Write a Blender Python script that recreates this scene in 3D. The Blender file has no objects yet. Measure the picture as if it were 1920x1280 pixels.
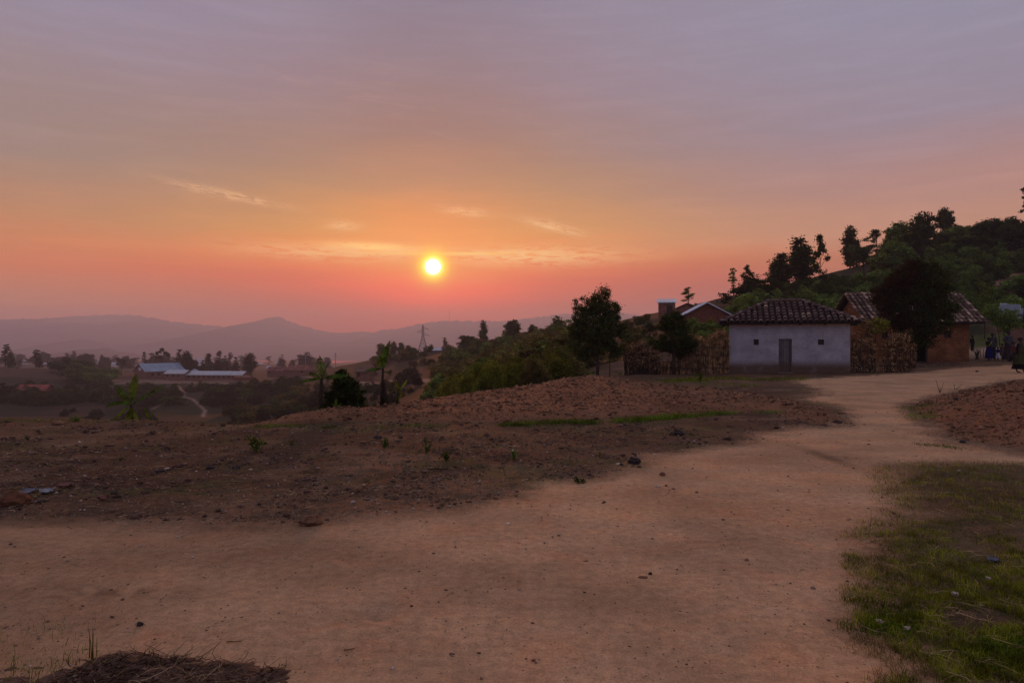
import bpy, math, random
import numpy as np
from mathutils import Vector, Matrix

# ------------------------------------------------------------------ camera, sky, sun, exposure
R = math.radians
F = 1280.0; CX = 960.0; CY = 640.0; CAMZ = 1.6
SC = bpy.context.scene
COL = SC.collection
cam_d = bpy.data.cameras.new("camera"); cam = bpy.data.objects.new("camera", cam_d); COL.objects.link(cam)
cam.location = (0, 0, CAMZ); cam.rotation_euler = (R(90), 0, 0)
cam_d.lens = 24.0; cam_d.sensor_width = 36.0; cam_d.clip_start = 0.05; cam_d.clip_end = 30000
SC.camera = cam
SC.view_settings.view_transform = 'Standard'; SC.view_settings.look = 'None'
SC.view_settings.exposure = 0.0; SC.view_settings.gamma = 1.0
SC.cycles.use_denoising = True; SC.cycles.denoiser = 'OPENIMAGEDENOISE'; SC.cycles.denoising_prefilter = 'NONE'; SC.cycles.denoising_input_passes = 'RGB_ALBEDO_NORMAL'
SC.cycles.max_bounces = 6; SC.cycles.diffuse_bounces = 3; SC.cycles.volume_bounces = 1
SC.cycles.transparent_max_bounces = 6

SUN_AZ = math.atan((812 - CX) / F)              # right-positive azimuth from +Y
SUN_EL = math.atan((640 - 500) / F / math.sqrt(1 + ((812 - CX) / F) ** 2))

def s2l(c):
    out = []
    for x in c:
        x = x / 255.0
        out.append(x / 12.92 if x <= 0.04045 else ((x + 0.055) / 1.055) ** 2.4)
    return tuple(out)

class NT:
    """tiny node-tree writer"""
    def __init__(s, tree): s.t = tree; s.n = tree.nodes; s.l = tree.links
    def add(s, typ, **kw):
        n = s.n.new(typ)
        for k, v in kw.items():
            if k.startswith('_'): continue
            setattr(n, k, v)
        return n
    def put(s, sock, v):
        if v is None: return
        if hasattr(v, 'is_output') or isinstance(v, bpy.types.NodeSocket): s.l.new(v, sock)
        else: sock.default_value = v
    def m(s, op, a, b=None, c=None, clamp=False):
        n = s.n.new('ShaderNodeMath'); n.operation = op; n.use_clamp = clamp
        s.put(n.inputs[0], a); s.put(n.inputs[1], b)
        if c is not None: s.put(n.inputs[2], c)
        return n.outputs[0]
    def mix(s, f, a, b, mode='MIX', clamp=False):
        n = s.n.new('ShaderNodeMix'); n.data_type = 'RGBA'; n.blend_type = mode; n.clamp_result = clamp
        s.put(n.inputs[0], f)
        for sock, v in ((n.inputs[6], a), (n.inputs[7], b)):
            if isinstance(v, (tuple, list)) and len(v) == 3: v = tuple(v) + (1,)
            s.put(sock, v)
        return n.outputs[2]
    def ramp(s, f, stops, interp='LINEAR'):
        n = s.n.new('ShaderNodeValToRGB'); cr = n.color_ramp; cr.interpolation = interp
        while len(cr.elements) < len(stops): cr.elements.new(0.5)
        for e, (p, c) in zip(cr.elements, stops):
            e.position = p
            e.color = tuple(c) + (1,) if not isinstance(c, (int, float)) else (c, c, c, 1)
        s.put(n.inputs[0], f)
        return n.outputs[0]
    def noise(s, vec, scale, detail=4, rough=0.55, dist=0.0, out=0):
        n = s.n.new('ShaderNodeTexNoise'); n.inputs['Scale'].default_value = scale
        n.inputs['Detail'].default_value = detail; n.inputs['Roughness'].default_value = rough
        n.inputs['Distortion'].default_value = dist
        if vec is not None: s.l.new(vec, n.inputs['Vector'])
        return n.outputs[out]
    def comb(s, x, y, z):
        n = s.n.new('ShaderNodeCombineXYZ'); s.put(n.inputs[0], x); s.put(n.inputs[1], y); s.put(n.inputs[2], z)
        return n.outputs[0]
    def mapr(s, v, a, b, c=0.0, d=1.0, smooth=True):
        n = s.n.new('ShaderNodeMapRange'); n.interpolation_type = 'SMOOTHSTEP' if smooth else 'LINEAR'
        s.put(n.inputs[0], v)
        for i, q in enumerate((a, b, c, d)): n.inputs[i + 1].default_value = q
        return n.outputs[0]

# sky colours by elevation (degrees) in four azimuth sectors; scene-linear values
SKY = {
 'C': [(0,(205,20,0)),(1.8,(238,30,0)),(3.6,(290,40,0)),(4.5,(294,66,0)),(6.2,(262,130,30)),(8,(254,144,46)),(10.6,(226,130,58)),(13,(180,120,88)),(17,(146,108,106)),(21,(142,119,129)),(26.6,(134,124,144)),(45,(150,142,152)),(90,(160,150,158))],
 'M': [(0,(200,24,0)),(1.8,(204,50,0)),(3,(200,20,0)),(5,(236,52,0)),(7,(258,128,20)),(9,(226,150,58)),(12,(184,132,86)),(15,(156,118,102)),(20,(146,122,134)),(26.6,(142,132,152)),(45,(150,142,152)),(90,(160,150,158))],
 'S': [(0,(224,122,78)),(1.5,(230,132,76)),(3,(226,146,90)),(5,(234,134,72)),(7,(218,138,82)),(9,(192,134,96)),(13,(156,136,128)),(18,(155,138,142)),(23,(149,143,166)),(45,(150,142,152)),(90,(160,150,158))],
 'R': [(0,(182,88,60)),(2,(180,86,56)),(4,(186,94,64)),(6,(198,116,68)),(8,(204,148,118)),(12,(178,138,134)),(16,(152,140,156)),(23,(148,147,168)),(45,(150,142,152)),(90,(160,150,158))],
 'E': [(0,(152,138,168)),(10,(152,140,170)),(30,(150,140,168)),(60,(154,146,160)),(90,(160,150,158))],
}
def build_world():
    w = bpy.data.worlds.new("World"); SC.world = w; w.use_nodes = True
    T = NT(w.node_tree); T.n.clear()
    tc = T.add('ShaderNodeTexCoord'); sep = T.add('ShaderNodeSeparateXYZ'); T.l.new(tc.outputs['Generated'], sep.inputs[0])
    x, y, z = sep.outputs
    az = T.m('SUBTRACT', T.m('ARCTAN2', x, y), SUN_AZ)
    el = T.m('ARCSINE', z)
    # gentle streaky warp of the elevation so the bands are not ruler straight
    wv = T.comb(T.m('MULTIPLY', az, 3.0), T.m('MULTIPLY', el, 16.0), 0.0)
    nz = T.noise(wv, 1.0, 4, 0.6)
    nz2 = T.noise(T.comb(T.m('MULTIPLY', az, 7.0), T.m('MULTIPLY', el, 70.0), 3.0), 1.0, 5, 0.62, 0.4)
    elw = T.m('ADD', el, T.m('MULTIPLY', T.m('SUBTRACT', nz, 0.5), 0.05))
    fac = T.m('DIVIDE', elw, math.pi / 2)
    rr = {k: T.ramp(fac, [(d / 90.0, s2l(c)) for d, c in v]) for k, v in SKY.items()}
    def gauss(v, s): return T.m('EXPONENT', T.m('MULTIPLY', T.m('POWER', T.m('ABSOLUTE', T.m('DIVIDE', v, s)), 2.0), -1.0))
    side = T.mix(T.mapr(az, -0.3, 0.6), rr['S'], rr['R'])
    c1 = T.mix(gauss(az, 0.40), side, rr['M'])
    c2 = T.mix(gauss(az, 0.135), c1, rr['C'])
    east = T.mapr(y, 0.55, -0.5)
    c3 = T.mix(east, c2, rr['E'])
    # broad soft streaks
    st = T.mapr(nz2, 0.40, 0.75, 0.965, 1.05)
    c4 = T.mix(1.0, c3, T.comb(st, st, st), 'MULTIPLY')
    # thin bright wisps around the sun
    def wisp(pc, rc, wpx, hpx, tilt, col, sc, seed, thr=0.50, amp=1.0):
        a0 = math.atan((pc - CX) / F) - SUN_AZ; e0 = math.atan((CY - rc) / F)
        da = T.m('SUBTRACT', az, a0); de = T.m('SUBTRACT', T.m('SUBTRACT', el, e0), T.m('MULTIPLY', da, tilt))
        env = T.m('MULTIPLY', gauss(da, wpx / F), gauss(de, hpx / F))
        n = T.noise(T.comb(T.m('MULTIPLY', da, 30.0 * sc), T.m('MULTIPLY', de, 230.0 * sc), seed), 1.0, 8, 0.70, 1.1)
        f = T.m('MULTIPLY', T.m('MULTIPLY', env, T.mapr(n, thr + 0.05, thr + 0.19)), amp, clamp=True)
        return f, col
    c5 = c4
    for args in [(425, 386, 85, 6.5, -0.14, (0.92, 0.50, 0.24), 1.4, 1.0, 0.37, 0.9),
                 (700, 467, 85, 8, -0.02, (1.25, 0.72, 0.18), 1.2, 2.0, 0.28, 1.0),
                 (640, 478, 160, 14, 0.0, (1.08, 0.54, 0.20), 1.0, 3.0, 0.34, 0.85),
                 (860, 476, 150, 3.0, 0.01, (1.15, 0.66, 0.12), 0.8, 4.0, 0.22, 0.95),
                 (1000, 480, 170, 17, 0.0, (1.1, 0.60, 0.22), 1.0, 5.0, 0.34, 0.9),
                 (1040, 427, 52, 9, -0.24, (0.98, 0.54, 0.24), 1.6, 6.0, 0.37, 0.9),
                 (645, 430, 28, 8, 0.0, (1.0, 0.52, 0.22), 1.5, 7.0, 0.34, 0.8),
                 (870, 397, 45, 8, -0.08, (0.98, 0.52, 0.24), 1.5, 8.0, 0.36, 0.7),
                 (200, 466, 160, 5, 0.01, (0.75, 0.32, 0.17), 0.8, 9.0, 0.45, 0.45),
                 (1190, 440, 60, 4, 0.0, (0.8, 0.36, 0.19), 1.2, 10.0, 0.45, 0.35),
                 (330, 440, 200, 10, 0.0, (0.72, 0.32, 0.18), 0.7, 12.0, 0.5, 0.35),
                 (700, 200, 420, 60, -0.1, (0.46, 0.27, 0.22), 0.35, 11.0, 0.48, 0.30)]:
        f, col = wisp(*args); c5 = T.mix(f, c5, col)
    # sun disc and its glow
    da = T.m('MULTIPLY', az, math.cos(SUN_EL)); de = T.m('SUBTRACT', el, SUN_EL)
    r = T.m('SQRT', T.m('ADD', T.m('MULTIPLY', da, da), T.m('MULTIPLY', de, de)))
    rd = T.m('MULTIPLY', r, 180 / math.pi)
    halo = T.ramp(T.m('DIVIDE', rd, 5.0), [(0.0, 1.0), (0.15, 1.0), (0.22, 0.80), (0.31, 0.40), (0.42, 0.13), (0.6, 0.0)])
    hcol = T.ramp(T.m('DIVIDE', rd, 5.0), [(0.0, (2.2, 2.0, 0.9)), (0.15, (1.9, 1.5, 0.25)), (0.2, (1.5, 1.0, 0.0)), (0.30, (1.3, 0.62, 0.0)), (0.5, (1.2, 0.42, 0.0))])
    c6 = T.mix(halo, c5, hcol)
    disc = T.mapr(rd, 0.68, 0.52)
    c7 = T.mix(disc, c6, (7.0, 5.6, 4.2))
    # below the horizon: dim hazy ground tone
    low = T.mapr(z, -0.02, -0.12)
    c8 = T.mix(low, c7, (0.10, 0.065, 0.055))
    bg = T.add('ShaderNodeBackground'); T.l.new(c8, bg.inputs[0]); bg.inputs[1].default_value = 1.0
    # the physical dusk sky adds its faint blue to the sunset colours
    sky = T.add('ShaderNodeTexSky', sky_type='NISHITA', sun_disc=False); sky.sun_elevation = SUN_EL; sky.sun_rotation = SUN_AZ
    sky.dust_density = 4.0
    bg2 = T.add('ShaderNodeBackground'); T.l.new(sky.outputs[0], bg2.inputs[0]); bg2.inputs[1].default_value = 0.004
    ad = T.add('ShaderNodeAddShader'); T.l.new(bg.outputs[0], ad.inputs[0]); T.l.new(bg2.outputs[0], ad.inputs[1])
    out = T.add('ShaderNodeOutputWorld'); T.l.new(ad.outputs[0], out.inputs[0])
    w.cycles.sampling_method = 'MANUAL'; w.cycles.sample_map_resolution = 1024
build_world()
sl = bpy.data.lights.new("sun", 'SUN'); sl.energy = 1.6; sl.angle = R(5); sl.color = (1.0, 0.31, 0.11)
so = bpy.data.objects.new("sun", sl); COL.objects.link(so)
sd = Vector((math.sin(SUN_AZ) * math.cos(SUN_EL), math.cos(SUN_AZ) * math.cos(SUN_EL), math.sin(SUN_EL)))
so.rotation_euler = (-sd).to_track_quat('-Z', 'Y').to_euler(); so.location = sd * 50

# ------------------------------------------------------------------ helpers
def W(px, row, Y): return Vector(((px - CX) / F * Y, Y, CAMZ + (CY - row) / F * Y))
def tag(o, label=None, cat=None, group=None, kind=None):
    if label: o['label'] = label
    if cat: o['category'] = cat
    if group: o['group'] = group
    if kind: o['kind'] = kind
    return o
def empty(name, loc=(0, 0, 0), rz=0.0, sc=(1, 1, 1)):
    o = bpy.data.objects.new(name, None); o.location = loc; o.rotation_euler = (0, 0, rz); o.scale = sc
    o.empty_display_size = 0.2
    COL.objects.link(o); return o
def np_mesh(name, V, FQ, mat=None, smooth=False, cols=None):
    me = bpy.data.meshes.new(name)
    V = np.asarray(V, dtype=np.float32); FQ = np.asarray(FQ, dtype=np.int32)
    k = FQ.shape[1]
    me.vertices.add(len(V)); me.vertices.foreach_set('co', V.ravel())
    me.loops.add(FQ.size); me.loops.foreach_set('vertex_index', FQ.ravel())
    me.polygons.add(len(FQ)); me.polygons.foreach_set('loop_start', np.arange(len(FQ), dtype=np.int32) * k)
    if smooth: me.polygons.foreach_set('use_smooth', np.ones(len(FQ), dtype=bool))
    if cols is not None:
        for an, arr in cols.items():
            arr = np.asarray(arr, dtype=np.float32)
            if arr.ndim == 2:
                at = me.attributes.new(an, 'FLOAT_COLOR', 'POINT')
                c4 = np.ones((len(V), 4), np.float32); c4[:, :3] = arr; at.data.foreach_set('color', c4.ravel())
            else:
                at = me.attributes.new(an, 'FLOAT', 'POINT'); at.data.foreach_set('value', arr)
    me.update(calc_edges=True)
    if mat: me.materials.append(mat)
    return me
def np_obj(name, V, FQ, mat, parent=None, smooth=False, cols=None):
    o = bpy.data.objects.new(name, np_mesh(name, V, FQ, mat, smooth, cols)); COL.objects.link(o)
    if parent: o.parent = parent
    return o
class MB:
    """collects boxes, tubes and plates; build() links them as one mesh object"""
    def __init__(s): s.v = []; s.f = []
    def add(s, vs, fs):
        b = len(s.v); s.v.extend(tuple(v) for v in vs); s.f.extend(tuple(b + i for i in f) for f in fs); return s
    def box(s, c, sz, rot=None, jit=0.0):
        x, y, z = (q / 2 for q in sz); vs = []
        for dx, dy, dz in ((-1,-1,-1),(1,-1,-1),(1,1,-1),(-1,1,-1),(-1,-1,1),(1,-1,1),(1,1,1),(-1,1,1)):
            p = Vector((dx * x, dy * y, dz * z))
            if jit: p += Vector([random.uniform(-jit, jit) for _ in range(3)])
            if rot is not None: p = rot @ p
            vs.append(p + Vector(c))
        return s.add(vs, [(0,3,2,1),(4,5,6,7),(0,1,5,4),(1,2,6,5),(2,3,7,6),(3,0,4,7)])
    def tube(s, pts, rads, n=6, cap=True):
        pts = [Vector(p) for p in pts]; b = len(s.v); m = len(pts)
        for i, p in enumerate(pts):
            d = (pts[min(i + 1, m - 1)] - pts[max(i - 1, 0)])
            if d.length < 1e-9: d = Vector((0, 0, 1))
            d.normalize(); up = Vector((0, 0, 1)) if abs(d.z) < 0.9 else Vector((1, 0, 0))
            a = d.cross(up).normalized(); c = d.cross(a)
            r = rads[i] if hasattr(rads, '__len__') else rads
            for k in range(n):
                t = 2 * math.pi * k / n; s.v.append(tuple(p + (a * math.cos(t) + c * math.sin(t)) * r))
        for i in range(m - 1):
            for k in range(n):
                k2 = (k + 1) % n; s.f.append((b + i*n + k, b + i*n + k2, b + (i+1)*n + k2, b + (i+1)*n + k))
        if cap:
            s.f.append(tuple(b + k for k in reversed(range(n)))); s.f.append(tuple(b + (m-1)*n + k for k in range(n)))
        return s
    def prism(s, poly, y0, y1):      # poly in xz, extruded along y
        n = len(poly); vs = [(p[0], y0, p[1]) for p in poly] + [(p[0], y1, p[1]) for p in poly]
        fs = [tuple(range(n)), tuple(range(2*n - 1, n - 1, -1))] + [(i, i + n, (i+1) % n + n, (i+1) % n) for i in range(n)]
        return s.add(vs, fs)
    def mesh(s, name, mat, smooth=False):
        me = bpy.data.meshes.new(name); me.from_pydata(s.v, [], s.f)
        if smooth: me.polygons.foreach_set('use_smooth', [True] * len(me.polygons))
        if mat: me.materials.append(mat)
        me.update(); return me
    def build(s, name, mat, parent=None, smooth=False):
        o = bpy.data.objects.new(name, s.mesh(name, mat, smooth)); COL.objects.link(o)
        if parent: o.parent = parent
        return o
def copy_tree(o, parent=None):
    c = o.copy(); COL.objects.link(c); c.parent = parent
    for ch in o.children: copy_tree(ch, c)
    return c
RS = np.random.RandomState(7)
random.seed(11)

def _h(ix, iy, seed):
    n = (ix.astype(np.int64) * 374761393 + iy.astype(np.int64) * 668265263 + seed * 974634777) & 0xffffffff
    n = ((n ^ (n >> 13)) * 1274126177) & 0xffffffff
    return ((n ^ (n >> 16)) & 0xffffff) / float(0xffffff)
def vnoise(x, y, seed=0):
    x = np.asarray(x, float); y = np.asarray(y, float)
    xi = np.floor(x); yi = np.floor(y); xf = x - xi; yf = y - yi
    u = xf*xf*(3 - 2*xf); v = yf*yf*(3 - 2*yf); xi = xi.astype(np.int64); yi = yi.astype(np.int64)
    a = _h(xi, yi, seed); b = _h(xi+1, yi, seed); c = _h(xi, yi+1, seed); d = _h(xi+1, yi+1, seed)
    return (a*(1-u) + b*u)*(1-v) + (c*(1-u) + d*u)*v
def fbm(x, y, o=4, seed=0, g=0.5):
    s = 0; a = 1.0; t = 0
    for i in range(o):
        s = s + a * vnoise(x * 2**i + 17.3*i, y * 2**i - 9.1*i, seed + i); t += a; a *= g
    return s / t
def sst(x, a, b):
    t = np.clip((x - a) / (b - a), 0, 1); return t*t*(3 - 2*t)

# ------------------------------------------------------------------ materials
def mat_new(name):
    m = bpy.data.materials.new(name); m.use_nodes = True; T = NT(m.node_tree); T.n.clear()
    out = T.add('ShaderNodeOutputMaterial'); return m, T, out
def pbr(T, out, col, rough=0.9, spec=0.2, bump=None, bstr=0.3, bdist=0.02, metal=0.0):
    b = T.add('ShaderNodeBsdfPrincipled')
    if isinstance(col, tuple) and len(col) == 3: col = col + (1,)
    T.put(b.inputs['Base Color'], col); T.put(b.inputs['Roughness'], rough); b.inputs['Specular IOR Level'].default_value = spec
    b.inputs['Metallic'].default_value = metal
    if bump is not None:
        bn = T.add('ShaderNodeBump'); bn.inputs['Strength'].default_value = bstr; bn.inputs['Distance'].default_value = bdist
        T.l.new(bump, bn.inputs['Height']); T.l.new(bn.outputs[0], b.inputs['Normal'])
    T.l.new(b.outputs[0], out.inputs[0]); return b
def objco(T): return T.add('ShaderNodeTexCoord').outputs['Object']
def simple(name, col, var=0.25, scale=6.0, rough=0.85, spec=0.2, bstr=0.3, bdist=0.01, metal=0.0, col2=None):
    m, T, out = mat_new(name); oc = objco(T)
    n = T.noise(oc, scale, 5, 0.6); lo = tuple(c * (1 - var) for c in col); hi = tuple(min(1, c * (1 + var)) for c in (col2 or col))
    c = T.mix(T.mapr(n, 0.3, 0.7), lo, hi)
    pbr(T, out, c, rough, spec, T.noise(oc, scale * 5, 3, 0.6), bstr, bdist, metal); return m
def leaf_mat(name, cols, trans=0.35, var=1.0):
    """cols: dark/light leaf albedo list; each leaf takes its own tone"""
    m, T, out = mat_new(name)
    g = T.add('ShaderNodeNewGeometry'); rnd = g.outputs['Random Per Island']
    c = T.ramp(rnd, [(i / (len(cols) - 1), cc) for i, cc in enumerate(cols)])
    oi = T.add('ShaderNodeObjectInfo'); k = T.mapr(oi.outputs['Random'], 0, 1, 1 - var * .35, 1 + var * .45, False)
    big = T.noise(objco(T), 4.5, 3, 0.6); kk = T.m('MULTIPLY', k, T.mapr(big, 0.38, 0.62, 0.5, 1.6))
    c = T.mix(1.0, c, T.comb(kk, kk, kk), 'MULTIPLY')
    d = T.add('ShaderNodeBsdfDiffuse'); T.l.new(c, d.inputs[0])
    t = T.add('ShaderNodeBsdfTranslucent'); T.l.new(T.mix(0.35, c, (0.16, 0.17, 0.02)), t.inputs[0])
    mx = T.add('ShaderNodeMixShader'); mx.inputs[0].default_value = trans
    T.l.new(d.outputs[0], mx.inputs[1]); T.l.new(t.outputs[0], mx.inputs[2]); T.l.new(mx.outputs[0], out.inputs[0])
    return m
M = {}
M['bark'] = simple('bark', (0.05, 0.036, 0.027), 0.4, 9, bstr=0.6)
M['leaf_dark'] = leaf_mat('leaf_dark', [(0.022,0.036,0.012),(0.042,0.066,0.019),(0.085,0.115,0.034)], 0.25)
M['leaf_mid'] = leaf_mat('leaf_mid', [(0.045,0.085,0.018),(0.105,0.172,0.036),(0.22,0.30,0.07)], 0.3)
M['leaf_olive'] = leaf_mat('leaf_olive', [(0.065,0.058,0.020),(0.125,0.108,0.036),(0.20,0.165,0.055)], 0.3)
M['leaf_lime'] = leaf_mat('leaf_lime', [(0.075,0.092,0.012),(0.135,0.160,0.018),(0.22,0.235,0.030)], 0.35)
M['leaf_red'] = leaf_mat('leaf_red', [(0.020,0.010,0.009),(0.036,0.015,0.012),(0.030,0.026,0.011)], 0.2)
M['leaf_black'] = leaf_mat('leaf_black', [(0.012,0.019,0.008),(0.022,0.036,0.011),(0.045,0.068,0.018)], 0.15)
M['leaf_far'] = leaf_mat('leaf_far', [(0.018,0.021,0.013),(0.030,0.035,0.018),(0.050,0.052,0.026)], 0.1)
M['leaf_dry'] = leaf_mat('leaf_dry', [(0.07,0.037,0.018),(0.28,0.165,0.075),(0.66,0.44,0.23),(0.16,0.088,0.04)], 0.15)
M['stick'] = leaf_mat('stick', [(0.09,0.05,0.026),(0.27,0.165,0.080),(0.50,0.33,0.17),(0.15,0.09,0.045)], 0.0)
M['banana'] = leaf_mat('banana', [(0.040,0.095,0.014),(0.080,0.155,0.024)], 0.45, 0.2)
M['banana_lime'] = leaf_mat('banana_lime', [(0.085,0.145,0.013),(0.14,0.215,0.020)], 0.5, 0.2)
M['banana_stem'] = simple('banana_stem', (0.030, 0.023, 0.014), 0.5, 7, bstr=0.5)
# ------------------------------------------------------------------ terrain: one height function
# per photo column: (distance, image row) of the ground at nine knots; gives real heights
TAB = {
 -600: [(14,786),(20,960),(140,808),(200,778),(260,738),(330,684),(450,695),(1000,683),(2500,677)],
    0: [(14,784),(20,950),(140,808),(200,778),(260,738),(330,684),(450,693),(1000,683),(2500,677)],
  120: [(14,785),(20,950),(140,812),(200,778),(280,726),(335,690),(450,695),(1000,683),(2500,677)],
  200: [(14,786),(20,950),(140,815),(200,780),(290,724),(340,705),(450,697),(1000,683),(2500,677)],
  330: [(13.6,790),(20,950),(140,812),(200,776),(290,724),(340,706),(450,698),(1000,683),(2500,677)],
  480: [(13.2,797),(19,950),(140,806),(200,772),(290,724),(345,708),(450,699),(1000,683),(2500,677)],
  540: [(14.2,785),(20,930),(125,800),(185,760),(270,718),(330,700),(430,699),(1000,683),(2500,677)],
  600: [(15,777),(21,900),(115,790),(180,748),(250,715),(310,696),(410,699),(1000,683),(2500,677)],
  700: [(16.4,766),(22,849),(105,772),(175,728),(240,692),(310,669),(400,692),(1000,683),(2500,677)],
  800: [(18.5,751),(24,800),(80,760),(140,714),(210,682),(280,659),(370,690),(1000,683),(2500,677)],
  900: [(21.5,735),(27,763),(55,745),(100,702),(160,667),(220,647),(320,685),(1000,683),(2500,677)],
 1000: [(24.7,723),(29,736),(42,728),(75,692),(120,657),(170,635),(260,678),(1000,680),(2500,677)],
 1080: [(29,710),(32,712),(38,708),(62,676),(100,642),(145,617),(240,665),(1000,675),(2500,677)],
 1180: [(32,704),(34,703),(40,690),(60,652),(90,622),(125,600),(220,640),(1000,665),(2500,677)],
 1250: [(35,700),(37,697),(46,672),(64,622),(80,600),(115,584),(200,620),(1000,660),(2500,677)],
 1300: [(36,699),(38,695),(46,668),(63,606),(82,590),(112,575),(190,605),(1000,655),(2500,677)],
 1370: [(37,697),(39,692),(46,666),(65,605),(86,580),(110,557),(180,585),(1000,650),(2500,677)],
 1440: [(38,694),(41,687),(48,660),(65,604),(86,572),(113,545),(180,570),(1000,650),(2500,677)],
 1600: [(39,690),(42,683),(52,655),(68,594),(88,548),(122,500),(180,530),(1000,640),(2500,677)],
 1750: [(40,688),(44,678),(54,658),(68,594),(90,534),(126,464),(190,500),(1000,640),(2500,677)],
 1820: [(40,684),(46,673),(53,655),(58,612),(68,600),(130,440),(200,480),(1000,640),(2500,677)],
 1920: [(40,682),(46,672),(53,655),(58,614),(70,604),(132,420),(200,460),(1000,640),(2500,677)],
 2600: [(38,680),(44,672),(52,655),(58,600),(72,580),(135,330),(200,400),(1000,640),(2500,677)],
}
_px = np.array(sorted(TAB)); _g = np.arange(-1000, 3001, 4.0)
def _smooth(a, s=9):
    k = np.exp(-0.5 * (np.arange(-3*s, 3*s + 1) / s) ** 2); k /= k.sum()
    return np.convolve(np.pad(a, 3*s, mode='edge'), k, 'valid')
KY = []; KZ = []
for k in range(9):
    yy = np.array([TAB[p][k][0] for p in _px], float); rw = np.array([TAB[p][k][1] for p in _px], float)
    zz = CAMZ + (CY - rw) / F * yy
    KY.append(_smooth(np.interp(_g, _px, yy))); KZ.append(_smooth(np.interp(_g, _px, zz)))
KY.insert(0, np.full_like(_g, 8.0)); KZ.insert(0, np.zeros_like(_g))
KY = np.array(KY); KZ = np.array(KZ)

def base_z(X, Y):
    X = np.asarray(X, float); Y = np.asarray(Y, float)
    p = np.clip(CX + F * X / np.maximum(Y, 0.3), _g[0], _g[-1]); fi = (p - _g[0]) / 4.0
    i = np.clip(fi.astype(int), 0, len(_g) - 2); t = fi - i
    z = np.zeros(np.broadcast(X, Y).shape)
    ya = KY[0][i]*(1-t) + KY[0][i+1]*t; za = KZ[0][i]*(1-t) + KZ[0][i+1]*t
    for k in range(1, len(KY)):
        yb = KY[k][i]*(1-t) + KY[k][i+1]*t; zb = KZ[k][i]*(1-t) + KZ[k][i+1]*t
        s = np.clip((Y - ya) / (yb - ya), 0, 1)
        z = np.where((Y > ya), za + (zb - za) * s, z)
        ya, za = yb, zb
    return z
def pix2xy(px, row):
    """where the sight line through an image point meets the base ground"""
    ys = np.concatenate([np.linspace(1.5, 60, 4000)])
    xs = (px - CX) / F * ys; zr = CAMZ + (CY - row) / F * ys
    d = zr - base_z(xs, ys); j = np.argmax(d < 0)
    if d[j] >= 0: j = len(ys) - 1
    return float(xs[j]), float(ys[j])
def poly_xy(pts): return np.array([pix2xy(*p) if p[1] > 650 else p for p in pts])
def sdist(X, Y, poly):
    """signed distance to a polygon (positive inside)"""
    sh = X.shape; x = X.ravel(); y = Y.ravel(); n = len(poly)
    d2 = np.full(x.shape, 1e18); ins = np.zeros(x.shape, bool)
    for i in range(n):
        ax, ay = poly[i]; bx, by = poly[(i+1) % n]
        ex, ey = bx - ax, by - ay; L = ex*ex + ey*ey + 1e-12
        t = np.clip(((x-ax)*ex + (y-ay)*ey) / L, 0, 1)
        d2 = np.minimum(d2, (x-ax-t*ex)**2 + (y-ay-t*ey)**2)
        c = ((ay > y) != (by > y)) & (x < (bx-ax)*(y-ay)/(by-ay+1e-12) + ax); ins ^= c
    d = np.sqrt(d2); return np.where(ins, d, -d).reshape(sh)
ROAD = poly_xy([(-900,985),(0,985),(260,985),(430,992),(560,990),(700,975),(850,960),(960,938),(1010,914),(1140,898),(1205,876),(1240,854),(1330,843),(1400,831),(1450,812),(1500,802),
  (1580,803),(1600,775),(1560,757),(1510,750),(1545,738),(1525,724),(1485,712),(1600,706),(1700,700),(1790,690),(1930,684),(2400,690),
  (2400,704),(1920,708),(1800,728),(1722,746),(1690,762),(1700,778),(1740,802),(1770,832),(1920,856),(2400,870),(2400,885),(1920,872),(1760,866),(1690,868),(1655,885),(1680,930),(1700,960),
  (1650,990),(1600,1008),(1612,1050),(1655,1090),(1620,1140),(1600,1175),(1625,1205),(1700,1222),(1755,1245),(1735,1300),(1700,1700),(-1500,1700)])
MOUND = poly_xy([(1690,764),(1722,749),(1800,731),(1920,710),(2400,706),(2600,780),(2500,850),(1930,850),(1775,826),(1745,800),(1705,778)])
FIELD = poly_xy([(490,796),(620,790),(860,792),(1100,786),(1200,780),(1340,774),(1450,770),(1500,790),(1575,797),(1560,775),(1480,752),(1380,735),(1180,716),(1090,708),(1000,722),(860,741),(700,766),(560,782)])
GRASS = poly_xy([(1655,885),(1690,868),(1760,866),(1920,872),(2400,885),(2600,1300),(2400,1800),(1700,1700),(1735,1300),(1755,1245),(1700,1222),(1625,1205),(1600,1175),(1620,1140),(1655,1090),(1612,1050),(1600,1008),(1650,990),(1700,960),(1680,930)])
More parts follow.
